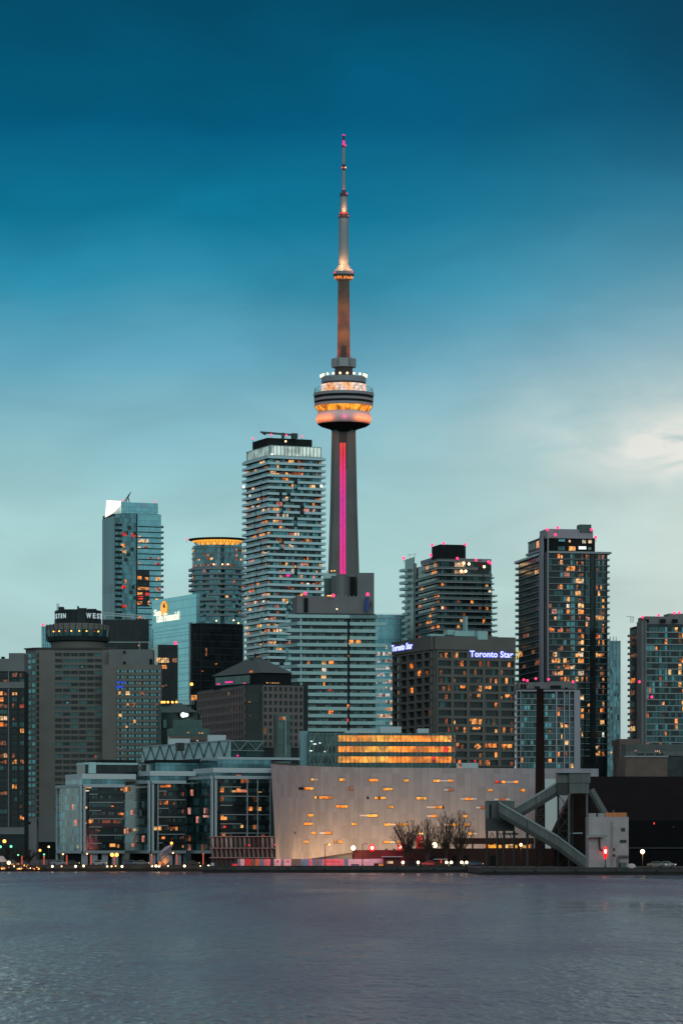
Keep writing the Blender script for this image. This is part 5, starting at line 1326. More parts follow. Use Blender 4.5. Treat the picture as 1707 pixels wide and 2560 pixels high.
def slat_hall():
    b = Bld('slatted_pavilion', 'low waterfront pavilion screened by warm coloured vertical fins in three tiers', 527, 938, 2092, th=2, wl=14, ur=686)
    b.mass('dark_core'); f = b.R; n = 14; cw = f.w / n
    cols = ['slat_pale', 'slat_warm', 'slat_warm', 'slat_pale', 'slat_pale', 'slat_grey', 'slat_grey', 'slat_warm', 'slat_grey', 'slat_dark', 'slat_dark', 'slat_warm', 'slat_grey', 'slat_pale']
    for i in range(n):
        a = i * cw
        for (v0, v1, sh) in ((2094, 2120, .34), (2122, 2144, .2), (2146, 2172, .12)):
            mb = MB(); z0, z1 = b.zz(v1), b.zz(v0)
            w0 = cw * (.62 if v0 < 2100 else .38); w1 = cw * (.40 if v0 < 2100 else .38); m = cols[i] if v0 < 2100 else ('slat_warm' if v0 < 2130 else 'slat_dark')
            p = [f.pt(a + cw * .3, .15), f.pt(a + cw * .3 + w1, .15 + sh), f.pt(a + cw * .1 + w0 + cw * .2, .15 + sh), f.pt(a + cw * .1, .15)]
            q0, q1, r0, r1 = f.pt(a + cw * .1, .9), f.pt(a + cw * .1 + w0, .3), f.pt(a + cw * .3, .9), f.pt(a + cw * .3 + w1, .3)
            b0, b1 = f.pt(a + cw * .1 + w0, .1), f.pt(a + cw * .1, .7); c0, c1 = f.pt(a + cw * .3 + w1, .1), f.pt(a + cw * .3, .7)
            mb.hexa([(*r0, z0), (*r1, z0), (*c0, z0), (*c1, z0), (*q0, z1), (*q1, z1), (*b0, z1), (*b1, z1)], m); b.part('fin', mb)
    for v in (2092, 2121, 2145):
        mb = MB(); f.box(mb, -.4, f.w + .4, b.zz(v + 1.2), b.zz(v - .6), 0, 1.2, 'slat_warm'); b.part('tier_rail', mb)
    b2 = Bld('glass_kiosk', 'small pale glass kiosk at the left foot of the slatted pavilion', 527, 926, 2158, th=0, wl=3, ur=535); b2.mass('rail_teal')
slat_hall()

# ------------------------------------------------------------------ sugar shed side
def tank(x, y): pass
def shed():
    Y = 905; Z = lambda v, y=905: PZ(v, y) - G
    b = Bld('storage_shed', 'huge black storage shed with a long flat ridge and sloping sides, on the right shore', 1385, Y, 1942, th=0, wl=60, ur=1900)
    X = lambda u, y=Y: PX(u, y) - b.cx
    w = X(1900)
    mb = MB(); x0 = X(1388); 
    zr = PZ(1942, Y + 24) - G; ze = Z(2052)
    mb.add([(x0 + 8.5, 0, 0), (w, 0, 0), (w, 0, ze), (x0 + 8.5, 0, ze), (X(1475, Y + 24), 24, zr), (w, 24, zr), (w, 50, ze), (x0 + 8.5, 50, ze), (x0 + 8.5, 50, 0), (w, 50, 0)],
           [(0, 1, 2, 3), (3, 2, 5, 4), (4, 5, 6, 7), (7, 6, 9, 8), (0, 3, 7, 8), (3, 4, 7), (1, 9, 6, 2), (2, 6, 5)], 'shed_roof'); b.part('shed', mb)
    mb = MB(); mb.box(X(1570), w, -.5, 0, Z(2122), Z(2120), 'dark_metal'); b.part('wall_rail', mb)
    for (u, v, m) in ((1633, 2057, 'lit_red'), (1682, 2065, 'lit_dim')): b.win(b.R, b.R.su(u), b.R.su(u + 2.5), Z(v + 5), Z(v), m, .02)
    b.finish()
    b = Bld('hopper_building', 'dark brown building widening downwards beneath the conveyor head house', 1385, 890, 1985, th=0, wl=14, ur=1475)
    X = lambda u, y=890: PX(u, y) - b.cx; Z = lambda v: PZ(v, 890) - G
    mb = MB(); mb.hexa([(X(1384), 0, 0), (X(1480), 0, 0), (X(1480), 14, 0), (X(1384), 14, 0), (X(1386), 0, Z(2080)), (X(1478), 0, Z(2080)), (X(1478), 14, Z(2080)), (X(1386), 14, Z(2080))], 'shed_brown')
    mb.hexa([(X(1386), 0, Z(2080)), (X(1478), 0, Z(2080)), (X(1478), 14, Z(2080)), (X(1386), 14, Z(2080)), (X(1431), 0, Z(1985)), (X(1474), 0, Z(1985)), (X(1474), 14, Z(1985)), (X(1431), 14, Z(1985))], 'shed_brown'); b.part('wall', mb)
    mb = MB(); mb.tube((X(1475), -1, Z(1976)), (X(1512), -1, Z(2040)), 1.0, m='conveyor', n=8); b.part('inclined_pipe', mb)
    mb = MB(); mb.tube((X(1417), -.8, Z(2085)), (X(1455), -.8, Z(2084)), .18, m='pale_frame', n=5); b.part('lamp_pipe', mb)
    # brown lean-to between hopper building and ground with sloping black chutes
    mb = MB(); mb.tube((X(1400), -2, Z(2095)), (X(1470), -2, Z(2168)), 2.2, m='shed_roof', n=6); b.part('chute', mb)
shed()

def conveyor():
    Y = 868; root = empty('conveyor_system', (PX(1300, Y), Y, G), 'grey enclosed conveyors zigzagging between two houses on steel legs', 'conveyor')
    rx = root.location.x
    p = lambda u, v, dy=0: (PX(u, Y + dy) - rx, dy, PZ(v, Y + dy) - G)
    def box(name, u0, u1, v0, v1, d0, d1, m, par=root):
        a, c = p(u0, v1, d0), p(u1, v0, d0); mb = MB(); mb.box(a[0], c[0], d0, d1, a[2], c[2], m); return mb.build(name, par)
    def galley(name, A, B, h, d0, d1):
        """sloping enclosed gallery, A and B = (u, v_top); h = height in pixels"""
        a, b_ = p(*A, d0), p(*B, d0); hh = h * Y / F
        mb = MB(); mb.hexa([(a[0], d0, a[2] - hh), (b_[0], d0, b_[2] - hh), (b_[0], d1, b_[2] - hh), (a[0], d1, a[2] - hh), (a[0], d0, a[2]), (b_[0], d0, b_[2]), (b_[0], d1, b_[2]), (a[0], d1, a[2])], 'conveyor')
        o = mb.build(name, root)
        mb = MB(); e = .25; mb.hexa([(a[0], d0 - e, a[2] - .1), (b_[0], d0 - e, b_[2] - .1), (b_[0], d1 + e, b_[2] - .1), (a[0], d1 + e, a[2] - .1), (a[0], d0 - e, a[2] + .35), (b_[0], d0 - e, b_[2] + .35), (b_[0], d1 + e, b_[2] + .35), (a[0], d1 + e, a[2] + .35)], 'rail_grey'); mb.build('roof', o)
        mb = MB(); mb.hexa([(a[0], d0 - .1, a[2] - hh - 1.0), (b_[0], d0 - .1, b_[2] - hh - 1.0), (b_[0], d1, b_[2] - hh - 1.0), (a[0], d1, a[2] - hh - 1.0), (a[0], d0 - .1, a[2] - hh + .1), (b_[0], d0 - .1, b_[2] - hh + .1), (b_[0], d1, b_[2] - hh + .1), (a[0], d1, a[2] - hh + .1)], 'conveyor_dark'); mb.build('under_frame', o)
        return o
    h1 = box('transfer_house', 1243, 1286, 2004, 2078, 0, 7, 'conveyor'); box('transfer_house_side', 1215, 1243, 2004, 2078, .15, 6.8, 'conveyor')
    box('lower_cladding', 1215, 1243, 2046, 2078.5, .05, .15, 'conveyor_dark'); box('lower_cladding', 1243.2, 1286.2, 2052, 2078.5, -.1, 0, 'conveyor_dark'); box('wall_slot', 1223, 1228, 2012, 2046, .0, .14, 'black_box')
    box('roof_trim', 1214, 1287, 2002.5, 2004, -.3, 7.2, 'rail_grey')
    box('head_house', 1423, 1476, 1933, 1958, 4, 12, 'conveyor'); box('head_house', 1423, 1472, 1958, 1984, 4.2, 11.8, 'conveyor'); box('head_house_side', 1393, 1423, 1934, 1958, 5, 12, 'conveyor'); box('head_house_side', 1393, 1423, 1958, 1988, 5.2, 12, 'conveyor_dark')
    box('roof_trim', 1392, 1477, 1930.5, 1933, 3.6, 12.2, 'rail_grey')
    galley('upper_gallery', (1288, 2021), (1394, 1958), 22, 6.5, 10); galley('lower_gallery', (1247, 2008), (1393, 2092), 24, -4.5, -1)
    galley('lower_gallery_end', (1393, 2092), (1470, 2150), 24, -.5, 3)
    for u, v0, v1, d in ((1340, 1990, 2040, 6.3), (1318, 2050, 2078, -4.8)): box('splice_plate', u - 1, u + 1, v0, v1, d, d + .3, 'conveyor_dark')
    for u in (1217, 1243, 1260, 1285):
        for d in (.5, 6):
            mb = MB(); mb.tube(p(u, 2078, d), (p(u, 2078, d)[0], d, 0), .3, m='post_black', n=6); mb.build('leg', root)
            mb = MB(); mb.tube((p(u, 2090, d)[0] - (1.2 if u > 1220 else -1.2), d, p(u, 2083, d)[2]), (p(u, 2110, d)[0], d, p(u, 2112, d)[2]), .14, m='post_black', n=4); mb.build('leg_brace', root)
    def trestle(u0, u1, v0, n, d, w0=0):
        za = p(u0, v0, d)[2]; xa, xb = p(u0, v0, d)[0], p(u1, v0, d)[0]
        for x in (xa, xb): mb = MB(); mb.tube((x, d, 0), (x, d, za), .25, m='post_black', n=5); mb.build('leg', root)
        for i in range(n):
            za0, za1 = za * (1 - i / n), za * (1 - (i + 1) / n)
            mb = MB(); mb.tube((xa, d, za0), (xb, d, za1), .11, m='post_black', n=4); mb.tube((xb, d, za0), (xa, d, za1), .11, m='post_black', n=4); mb.tube((xa, d, za1), (xb, d, za1), .11, m='post_black', n=4); mb.build('lattice_brace', root)
    trestle(1340, 1360, 2018, 7, 7.5); trestle(1395, 1430, 1988, 4, 7)
    for u, d in ((1422, 4.6), (1467, 4.8)): mb = MB(); mb.tube(p(u, 1984, d), (p(u, 1984, d)[0], d, 0), .28, m='conveyor', n=6); mb.build('leg', root)
    mb = MB(); mb.tube((p(1318, 2060, -3)[0], -3, 0), p(1318, 2073, -3), .3, m='conveyor_dark', n=6); mb.build('leg', root)
    mb = MB(); mb.box(p(1256, 2085)[0], p(1296, 2085)[0], 1, 4, p(1256, 2088)[2], p(1256, 2083)[2], 'steel'); mb.build('walkway', root)
conveyor()

def shore_things():
    # chimney
    Y = 985; b = Bld('brick_chimney', 'tall plain dark brick chimney rising in front of the right hand condos', 1342, Y, 1722, th=0, wl=3, ur=1359); k = Y / F
    mb = MB(); c = (8.5 * k, 1.5); mb.lathe([(13.5 * k, 0), (11.6 * k, b.zz(1940)), (8.6 * k, b.zz(1724)), (9.0 * k, b.zz(1723)), (9.0 * k, b.h), (7 * k, b.h)], 'shed_brown', 20, c)
    b.part('stack', mb, smooth=True); b.root['category'] = 'chimney'
    b = Bld('white_panel_block', 'small pale metal clad block glimpsed above the sloping conveyor', 1351, 1005, 1948, th=0, wl=8, ur=1394); b.mass('pale_blue')
    # white tower building
    Y = 815; b = Bld('white_building', 'small white waterside building with a glowing red lamp post in front', 1471, Y, 2043, th=0, wl=10, ur=1571); f = b.R
    b.mass('white_metal'); mb = MB(); f.box(mb, 0, f.su(1517), b.zz(2090), b.zz(2046), 0, .35, 'white_metal'); b.part('side_panel', mb, label='slightly raised upper left wall panel')
    mb = MB(); f.box(mb, -.6, f.su(1508), b.zz(2094), b.zz(2091.5), 0, 1.6, 'white_metal'); b.part('canopy', mb)
    mb = MB(); f.box(mb, 0, f.su(1490), b.h, b.zz(2034), -1, 0, 'white_metal'); f.box(mb, f.su(1494), f.su(1512), b.h, b.zz(2034), -1, 0, 'white_metal'); b.part('roof_railing', mb)
    mb = MB(); f.box(mb, f.su(1514), f.su(1566), b.h, b.zz(2032.5), -1, 0, 'paint_orange'); b.part('roof_railing', mb, label='orange brown roof railing')
    mb = MB(); mb.tube((f.su(1534), 1, b.h), (f.su(1534), 1, b.zz(2026)), .15, m='steel'); b.part('vent_pipe', mb)
    for (u0, u1, v0, v1) in ((1552, 1562, 2071, 2079), (1549, 1565, 2100, 2108), (1532, 1537, 2121, 2128), (1531, 1538, 2137, 2142), (1508, 1512, 2064, 2070)): b.win(f, f.su(u0), f.su(u1), b.zz(v1), b.zz(v0), 'pane_dark', .02)
    b.finish()
    mb = MB(); z = b.zz(2142); mb.tube((f.su(1545), -.6, 0), (f.su(1545), -.6, z), .3, m='steel'); mb.tube((f.su(1545), -.6, z), (f.su(1571), -.6, z), .3, m='steel'); b.part('pipe', mb)
    mb = MB(); mb.tube((f.su(1497), -.5, b.zz(2096)), (f.su(1499), -.5, b.zz(2124)), .2, m='red_wall'); mb.tube((f.su(1499), -.5, b.zz(2124)), (f.su(1506), -.5, b.zz(2128)), .2, m='red_wall'); b.part('downpipe', mb)
    mb = MB(); mb.box(f.su(1549), f.su(1564), -2.2, -.2, 0, b.zz(2157), 'green_panel'); mb.build('pump_box', b.root)
    # long dark brick range behind the trees + red part
    def bld(n, l, u0, u1, v0, Y, m, cat='building', th=0, wl=9): 
        x = Bld(n, l, u0, Y, v0, th=th, wl=wl, ur=u1); x.mass(m); x.root['category'] = cat; return x
    r = bld('red_warehouse', 'low red painted warehouse lit red by roof edge floodlights', 881, 1022, 2126, 925, 'red_wall')
    r2 = bld('dark_warehouse', 'long low dark maroon warehouse behind the bare trees', 1022, 1400, 2122, 915, 'maroon_wall')
    for u0, u1 in ((1130, 1140), (1160, 1170), (1068, 1085), (1225, 1240)): mb = MB(); r2.R.box(mb, r2.R.su(u0), r2.R.su(u1), 0, r2.zz(2140), 0, .1, 'black_box'); r2.part('door', mb)
    for u in (963, 982): mb = MB(); r.R.box(mb, r.R.su(u), r.R.su(u + 6), r.h, r.h + .35, -2, -1, 'dark_metal'); r.part('roof_vent', mb)
    e = Bld('elevated_gallery', 'dark red beam like gallery raised over an amber lit strip behind the steel legs', 1137, 925, 2096, th=0, wl=4, ur=1335, base=PZ(2111, 925)); e.mass('maroon_wall')
    for u in (1139, 1180, 1260, 1330): mb = MB(); x = e.R.su(u); mb.box(x, x + .4, 1, 2, PZ(2123, 925) - e.base, 0, 'maroon_wall'); e.part('post', mb)
    l = Bld('lit_arcade', 'long amber lit strip window under the raised gallery', 1212, 930, 2110, th=0, wl=3, ur=1324, base=PZ(2122, 930)); l.mass('dark_core'); n = 11
    for i in range(n): l.win(l.R, l.R.w * i / n + .05, l.R.w * (i + 1) / n - .05, .1, l.h - .1, 'lit_amber' if i in (5, 6, 9) else 'lit_slot', .02)
    l.finish()
    hut = bld('gatehouse', 'small dark hut with three bright cream windows near the water', 958, 1000, 2144, 900, 'maroon_wall'); f = hut.R
    for i in range(3): hut.win(f, f.su(967 + i * 5.5), f.su(971.5 + i * 5.5), hut.zz(2160), hut.zz(2154), 'lit_cream', .03)
    hut.finish(); mb = MB(); f.box(mb, -.4, f.su(1006), hut.h, hut.h + .25, -5, 1.2, 'rail_grey'); hut.part('roof_slab', mb)
    k2 = bld('kiosk', 'small dark kiosk with two narrow red lights and a pale roof edge', 1087, 1114, 2150, 895, 'maroon_wall', wl=3); f = k2.R
    for u in (1101, 1113): k2.win(f, f.su(u), f.su(u + 2.2), k2.zz(2159), k2.zz(2151), 'lit_red', .03)
    k2.finish(); mb = MB(); f.box(mb, -.4, f.w + .4, k2.h, k2.h + .2, -3, .8, 'rail_grey'); k2.part('roof_slab', mb)
    rp = empty('access_ramp', (PX(740, 925), 925, G), 'grey sloping ramp wall rising right behind the coloured containers', 'ramp'); mb = MB(); x1 = PX(884, 925) - PX(740, 925)
    z1 = PZ(2136, 925) - G; mb.hexa([(0, 0, 0), (x1, 0, 0), (x1, 6, 0), (0, 6, 0), (0, 0, .9), (x1, 0, z1), (x1, 6, z1), (0, 6, .9)], 'concrete_grey'); mb.build('ramp_wall', rp)
    mb = MB(); mb.hexa([(0, -.1, .9), (x1, -.1, z1), (x1, .15, z1), (0, .15, .9), (0, -.1, 1.3), (x1, -.1, z1 + .5), (x1, .15, z1 + .5), (0, .15, 1.3)], 'brick_brown'); mb.build('parapet', rp)
    # red lit figure sculpture on the roof
    rs = empty('red_sculpture', (PX(1049, 922), 924, PZ(2122, 922)), 'glowing red tapered lattice standing between the bare trees', 'sculpture')
    k = 922 / F; mb = MB(); mb.hexa([(-9 * k, -.8, 0), (9 * k, -.8, 0), (9 * k, .8, 0), (-9 * k, .8, 0), (-7.5 * k, -.5, 31 * k), (7 * k, -.5, 31 * k), (7 * k, .5, 31 * k), (-7.5 * k, .5, 31 * k)], 'red_figure'); mb.build('lit_body', rs)
    mb = MB()
    for i in range(5): mb.tube((-9 * k + i * 4.2 * k, -.9, 0), (-7.5 * k + i * 3.6 * k, -.6, 31 * k), .07, m='red_wall', n=3)
    for i in range(5): mb.tube((-9 * k, -.88 + i * .06, i * 7 * k + 1), (9 * k, -.88 + i * .06, i * 7 * k + .6), .07, m='red_wall', n=3)
    mb.build('lattice', rs)
    mb = MB()
    for x in (-5, 0, 6): mb.sphere((x * k, 0, 37 * k), .2, 'bulb_orange')
    mb.build('top_lamp', rs)
    # containers on the quay
    Yc = 905; spec = [(132, 156, 'paint_slate', 'slate blue container at the left end of the row'), (157, 200, 'paint_pale', 'pale pinkish container beside the slate blue end one'), (204, 268, 'paint_red', 'bright red container near the left end of the row'),
        (270, 305, 'paint_green', 'dull green brown container right of the bright red one'), (306, 350, 'paint_orange', 'orange brown container left of a narrow blue one'), (353, 387, 'paint_blue', 'narrow blue container between the orange brown and pink ones'), (389, 453, 'paint_pink', 'solid pink container left of two pale ones'),
        (466, 487, 'paint_navy', 'narrow navy container right of the solid pink one'), (489, 555, 'paint_pale', 'pale container with a small red square, left of the pair'), (560, 584, 'paint_slate', 'narrow slate container between two pale containers'), (586, 656, 'paint_pale', 'pale container with a small red square, right of the pair'), (659, 752, 'paint_green', 'dull grey green container in the middle of the row'),
        (755, 831, 'paint_blue', 'blue container right of the dull green one'), (833, 866, 'paint_pink', 'narrow pink container between two blue ones'), (868, 903, 'paint_blue', 'blue container left of the thin orange one'), (905, 922, 'paint_orange', 'thin orange container end between blue ones'), (924, 961, 'paint_blue', 'blue container touching the long salmon one'),
        (964, 1174, 'paint_pink', 'long salmon pink container with faint dark red markings'), (1178, 1214, 'paint_blue', 'blue container right of the long salmon one'), (1216, 1440, 'paint_pale', 'long pale pink container, the longest near the right end'), (1442, 1556, 'paint_pale', 'magenta lit pale container at the right end')]
    for a, c, m, lab in spec:
        u0, u1 = 560 + a * .2551, 560 + c * .2551; x0, x1 = PX(u0, Yc), PX(u1, Yc); z1 = PZ(2148 + U(0, 1), Yc) - G
        rt = empty('shipping_container', (x0, Yc, G), lab, 'container', group='containers lined up on the quay')
        mb = MB(); w = x1 - x0; mb.box(0, w, 0, 2.4, .15, z1, m); mb.build('body', rt)
        mb = MB(); n = max(3, int(w / .55))
        for i in range(n + 1): mb.box(i * w / n - .05, i * w / n + .05, -.06, 0, .25, z1 - .1, m)
        mb.build('ribs', rt)
        mb = MB(); mb.box(.02, w - .02, -.08, 2.45, 0, .14, 'dark_metal'); mb.build('base_rail', rt)
        if m == 'paint_pale' and 480 < a < 700: mb = MB(); mb.box(w - 1.0, w - .5, -.1, -.07, z1 * .55, z1 * .8, 'paint_red'); mb.build('red_marking', rt)
        if a == 964:
            mb = MB()
            for q in range(9): mb.box(1 + q * .38, 1.22 + q * .38, -.1, -.07, z1 * .6, z1 * .6 + (.45 if q in (0, 3, 5) else .3), 'paint_red')
            mb.build('red_marking', rt)
    for (u0, u1, v0, v1, m, lab) in ((877, 898, 2162, 2171, 'paint_navy', 'low dark blue skip in front of the long pale container'), (891, 902, 2166, 2171, 'paint_yellow', 'small yellow barrier block in front of the pale container'), (934, 946, 2160, 2173, 'black_box', 'dark cabinet left of the tall yellow cabinet'), (946, 959, 2160, 2174, 'paint_yellow', 'yellow cabinet beside the gatehouse'), (988, 999, 2166, 2175, 'paint_red', 'small red box in front of the gatehouse'), (580, 593, 2160, 2169, 'paint_red', 'rounded red box at the left end of the containers')):
        Yq = 898; rt = empty('equipment_box', (PX(u0, Yq), Yq, G), lab, 'box'); mb = MB(); w = PX(u1, Yq) - PX(u0, Yq); h = PZ(v0, Yq) - G; mb.prism([(0, 0), (w, 0), (w, 1.5), (0, 1.5)], 0, h, m, top=[(.08, .08), (w - .08, .08), (w - .08, 1.4), (.08, 1.4)]); mb.build('body', rt)
        mb = MB(); mb.box(-.05, w + .05, -.05, 1.55, h, h + .08, 'dark_metal'); mb.build('lid', rt)
shore_things()
def street_life():
    # ribs, ladder and pipes
    b = bpy.data.objects['white_building']
    k = 815 / F; x0 = PX(1471, 815)
    mb = MB()
    for i in range(14): mb.box(i * .68 + .1, i * .68 + .16, -.03, 0, 0, PZ(2045, 815) - G, 'white_metal')
    mb.build('cladding_ribs', b)
    mb = MB(); lx = PX(1526, 815) - x0
    for d in (0, .45): mb.tube((lx + d, -.25, .4), (lx + d, -.25, PZ(2052, 815) - G), .035, m='steel', n=4)
    for i in range(20): mb.tube((lx, -.25, .6 + i * .5), (lx + .45, -.25, .6 + i * .5), .025, m='steel', n=3)
    mb.build('ladder', b)
    mb = MB()
    for i in range(9): mb.box(i * 1.05 + .3, i * 1.05 + .36, -.5, -.44, PZ(2043, 815) - G, PZ(2035, 815) - G, 'steel')
    mb.build('roof_railing', b)
    # parked cars on the quays
    def car(u, Y, paint, lab, z=G, lights=True):
        x = PX(u, Y); rt = empty('parked_car', (x, Y, z), lab, 'car', group='cars parked on the quays')
        pr = [(-2.1, .35), (-2.1, .8), (-1.9, .95), (-1.3, 1.0), (-.75, 1.42), (.55, 1.45), (1.2, 1.02), (2.0, .9), (2.15, .7), (2.15, .35)]
        mb = MB(); n = len(pr); vs = [(a, -.82, c) for a, c in pr] + [(a, .82, c) for a, c in pr]
        mb.add(vs, [tuple(range(n)), tuple(range(n, 2 * n))[::-1]] + [(i, i + n, (i + 1) % n + n, (i + 1) % n) for i in range(n)], paint); mb.build('body', rt)
        mb = MB(); mb.add([(-1.2, -.84, 1.0), (1.0, -.84, 1.0), (.45, -.84, 1.36), (-.72, -.84, 1.36)], [(0, 1, 2, 3)], 'pane_dark'); mb.build('side_window', rt)
        for wx in (-1.35, 1.35):
            mb = MB(); mb.tube((wx, -.9, .33), (wx, .9, .33), .33, n=12, m='post_black'); mb.build('wheel', rt)
        if lights:
            for sx, m in ((-2.13, 'lit_red'), (2.17, 'bulb_warm')): mb = MB(); mb.box(sx - .04, sx + .04, -.8, -.5, .62, .78, m); mb.build('tail_light' if sx < 0 else 'headlight', rt)
    for u, Y, m, lab in ((148, 944, 'paint_slate', 'slate car parked before the left pillar of the first glass condo'), (178, 945, 'post_black', 'black car right of the slate one before the first glass condo'), (246, 944, 'white_metal', 'pale car before the dark bay of the first glass condo'), (330, 945, 'paint_navy', 'navy car before the middle glass condo'),
        (352, 944, 'steel', 'grey car right of the navy one before the middle glass condo'), (478, 944, 'post_black', 'black car before the rightmost glass condo'), (1185, 896, 'paint_navy', 'navy car before the dark warehouse near the conveyor legs'), (1075, 897, 'paint_red', 'dull red car between the globe lamps'), (1640, 830, 'steel', 'grey car before the black shed at far right'), (1665, 832, 'paint_slate', 'slate car beside the grey one before the black shed')):
        car(u, Y, m, lab)
    # guard rails along the promenade
    for u0, u1, Y, lab in ((0, 525, 938.6, 'thin dark guard rail along the promenade on the left'), (540, 1165, 886, 'thin dark guard rail along the container quay')):
        x0, x1 = PX(u0, Y), PX(u1, Y); rt = empty('guard_rail', (x0, Y, G), lab, 'railing'); n = int((x1 - x0) / 1.8)
        mb = MB()
        for z in (.55, 1.0): mb.tube((0, 0, z), (x1 - x0, 0, z), .025, m='dark_metal', n=4)
        mb.build('rails', rt)
        mb = MB()
        for i in range(n + 1): mb.tube((i * 1.8, 0, 0), (i * 1.8, 0, 1.02), .03, m='dark_metal', n=4)
        mb.build('posts', rt)
street_life()
# ================================================================== lamps, trees, sculpture, quay
def light(x, y, z, col, e, r=.3, parent=None, name='lamp_light', tilt=None):
    ld = bpy.data.lights.new(name, 'POINT' if tilt is None else 'SPOT'); ld.energy = e; ld.color = col
    if tilt is not None: ld.spot_size = radians(150); ld.spot_blend = .6
    ld.shadow_soft_size = r
    o = link(name, ld, parent); o.location = (x, y, z)
    if tilt is not None: o.rotation_euler = (radians(tilt), 0, 0)      # 90 points away from the water, 0 straight down
    return o
def lamp_post(u, v, Y, lab, kind='arm', bulb='bulb_warm', glow=None, e=0, col=(1, .6, .3), side=1, r=.32, base=G, group=None, cat='street lamp'):
    x, h = PX(u, Y), PZ(v, Y) - base
    rt = empty('street_lamp', (x, Y, base), lab, cat, group=group)
    mb = MB(); mb.tube((0, 0, 0), (0, 0, h - .1), .13 if glow else .11, .09, 6, 'post_black'); mb.tube((0, 0, 0), (0, 0, .5), .22, .16, 6, 'post_black'); mb.build('post', rt)
    if glow: mb = MB(); mb.box(-.17, .17, -.22, -.1, .3, h - .4, glow); mb.build('light_strip', rt)
    if kind == 'arm':
        mb = MB(); mb.tube((0, 0, h - .15), (side * .9, 0, h), .07, m='post_black', n=5); mb.box(min(side * .6, side * 1.3), max(side * .6, side * 1.3), -.15, .15, h - .05, h + .1, 'post_black'); mb.build('arm', rt)
        pos = (side * 1.0, 0, h - .12)
    elif kind == 'double':
        for s in (-1, 1):
            mb = MB(); mb.tube((0, 0, h - .3), (s * .55, 0, h), .06, m='post_black', n=5); mb.build('arm', rt)
            mb = MB(); mb.sphere((s * .6, -.1, h), r, bulb); mb.build('globe', rt)
        pos = None
    else: pos = (0, 0, h)
    if pos and bulb: mb = MB(); mb.sphere(pos, r, bulb, 10, 6); mb.build('lamp_head', rt)
    if e: light(0 if not pos else pos[0], -4 if kind == 'arm' and not glow else -.6, h - .3, col, e, parent=rt, tilt=60)  # plain arm lamps: added light set ahead of the post to brighten the containers
    return rt
def lamps():
    W = 895
    lamp_post(613, 2113, W, 'black quay lamp with small red light before the slatted pavilion', bulb='bulb_halo_red', r=.2, side=1, e=2200, col=(1, .06, .08))
    lamp_post(677, 2112, W, 'black quay lamp at the right end of the slatted pavilion', bulb='warn_red', r=.12, side=1, e=1600, col=(1, .12, .18))
    lamp_post(813, 2111, W, 'black quay lamp with small orange light before the pale wall', bulb='bulb_orange', r=.25, side=1, e=4200, col=(1, .2, .18))
    lamp_post(906, 2110, W, 'unlit black quay lamp with a flat head before the red warehouse', bulb=None, side=1, e=2600, col=(1, .06, .3))  # lamp itself is dark; an added magenta light ahead of it brightens the containers
    for i, (u, v, b, side) in enumerate(((55, 2137, 'bulb_green', -1), (110, 2137, 'bulb_green', 0), (167, 2135, 'bulb_warm', -1), (227, 2134, 'bulb_warm', -1), (286, 2138, 'bulb_orange', 2), (379, 2133, None, 0), (442, 2132, 'bulb_warm', -1), (508, 2131, None, 0))):
        o = 'first second third fourth fifth sixth seventh eighth'.split()[i]
        k = 'double' if side == 2 else 'arm' if side else 'top'
        lamp_post(u, v, 930, f'{o} from the left of the red glowing promenade poles', kind=k, bulb=b, glow='pole_glow', r=.22 if k != 'double' else .5, side=side or 1, group='red glowing poles along the promenade', e=60, col=(1, .35, .15))
    # small bollard lights
    bl = [(131, 2167, .42, 'bulb_white'), (154, 2167, .25, 'bulb_warm'), (189, 2167, .42, 'bulb_white'), (209, 2166, .45, 'bulb_warm'), (268, 2167, .3, 'bulb_white'), (279, 2167, .3, 'bulb_warm'), (289, 2166, .28, 'bulb_orange'), (305, 2167, .42, 'bulb_white'), (380, 2166, .4, 'bulb_warm'), (390, 2166, .45, 'bulb_white'), (397.5, 2166, .45, 'bulb_white'), (420, 2166, .28, 'bulb_warm'), (461, 2166, .45, 'bulb_white'), (501, 2166, .25, 'bulb_warm'), (521, 2166, .42, 'bulb_white')]
    names = 'first second third fourth fifth sixth seventh eighth ninth tenth eleventh twelfth thirteenth fourteenth fifteenth'.split()
    for i, (u, v, r, b) in enumerate(bl):
        Y = 932; rt = empty('bollard_light', (PX(u, Y), Y, G), f'low quay bollard light, {names[i]} from the left of those before the glass condos', 'bollard light', group='bollard lights along the promenade')
        h = PZ(v, Y) - G; mb = MB(); mb.tube((0, 0, 0), (0, 0, max(.3, h - r)), .1, m='post_black'); mb.build('post', rt); mb = MB(); mb.sphere((0, 0, h), r * .68, b, 10, 6); mb.build('globe', rt)
        if i in (0, 2, 3, 7, 9, 12, 14): light(0, -.8, h, (1, .75, .5), 130, parent=rt, tilt=80)
    # market lights at far left
    rt = empty('string_lights', (PX(60, 934), 934, G), 'band of tiny warm fairy lights near the water at the far left', 'string lights'); mb = MB(); x0 = PX(60, 934)
    for i in range(34):
        u = U(2, 98); v = 2174 - abs(random.gauss(0, 3.5)) - (4 if 60 < u < 80 and R() < .3 else 0); mb.sphere((PX(u, 934) - x0, U(-.5, .5), PZ(v, 934) - G), U(.09, .2), random.choice(['bulb_orange', 'lit_orange', 'lit_orange', 'lit_amber', 'bulb_warm']), 6, 4)
    o = mb.build('bulbs', rt); o['kind'] = 'stuff'
    mb = MB()
    for i in range(24): mb.tube((PX(4 + i * 4, 934) - x0, 0, 0), (PX(4 + i * 4, 934) - x0, 0, 1.0), .05, m='post_black', n=4)
    mb.build('posts', rt)['kind'] = 'stuff'
    lamp_post(22, 2158, 940, 'bright warm lamp among the small lights at the far left edge', kind='top', r=.5, e=1500, col=(1, .6, .25))
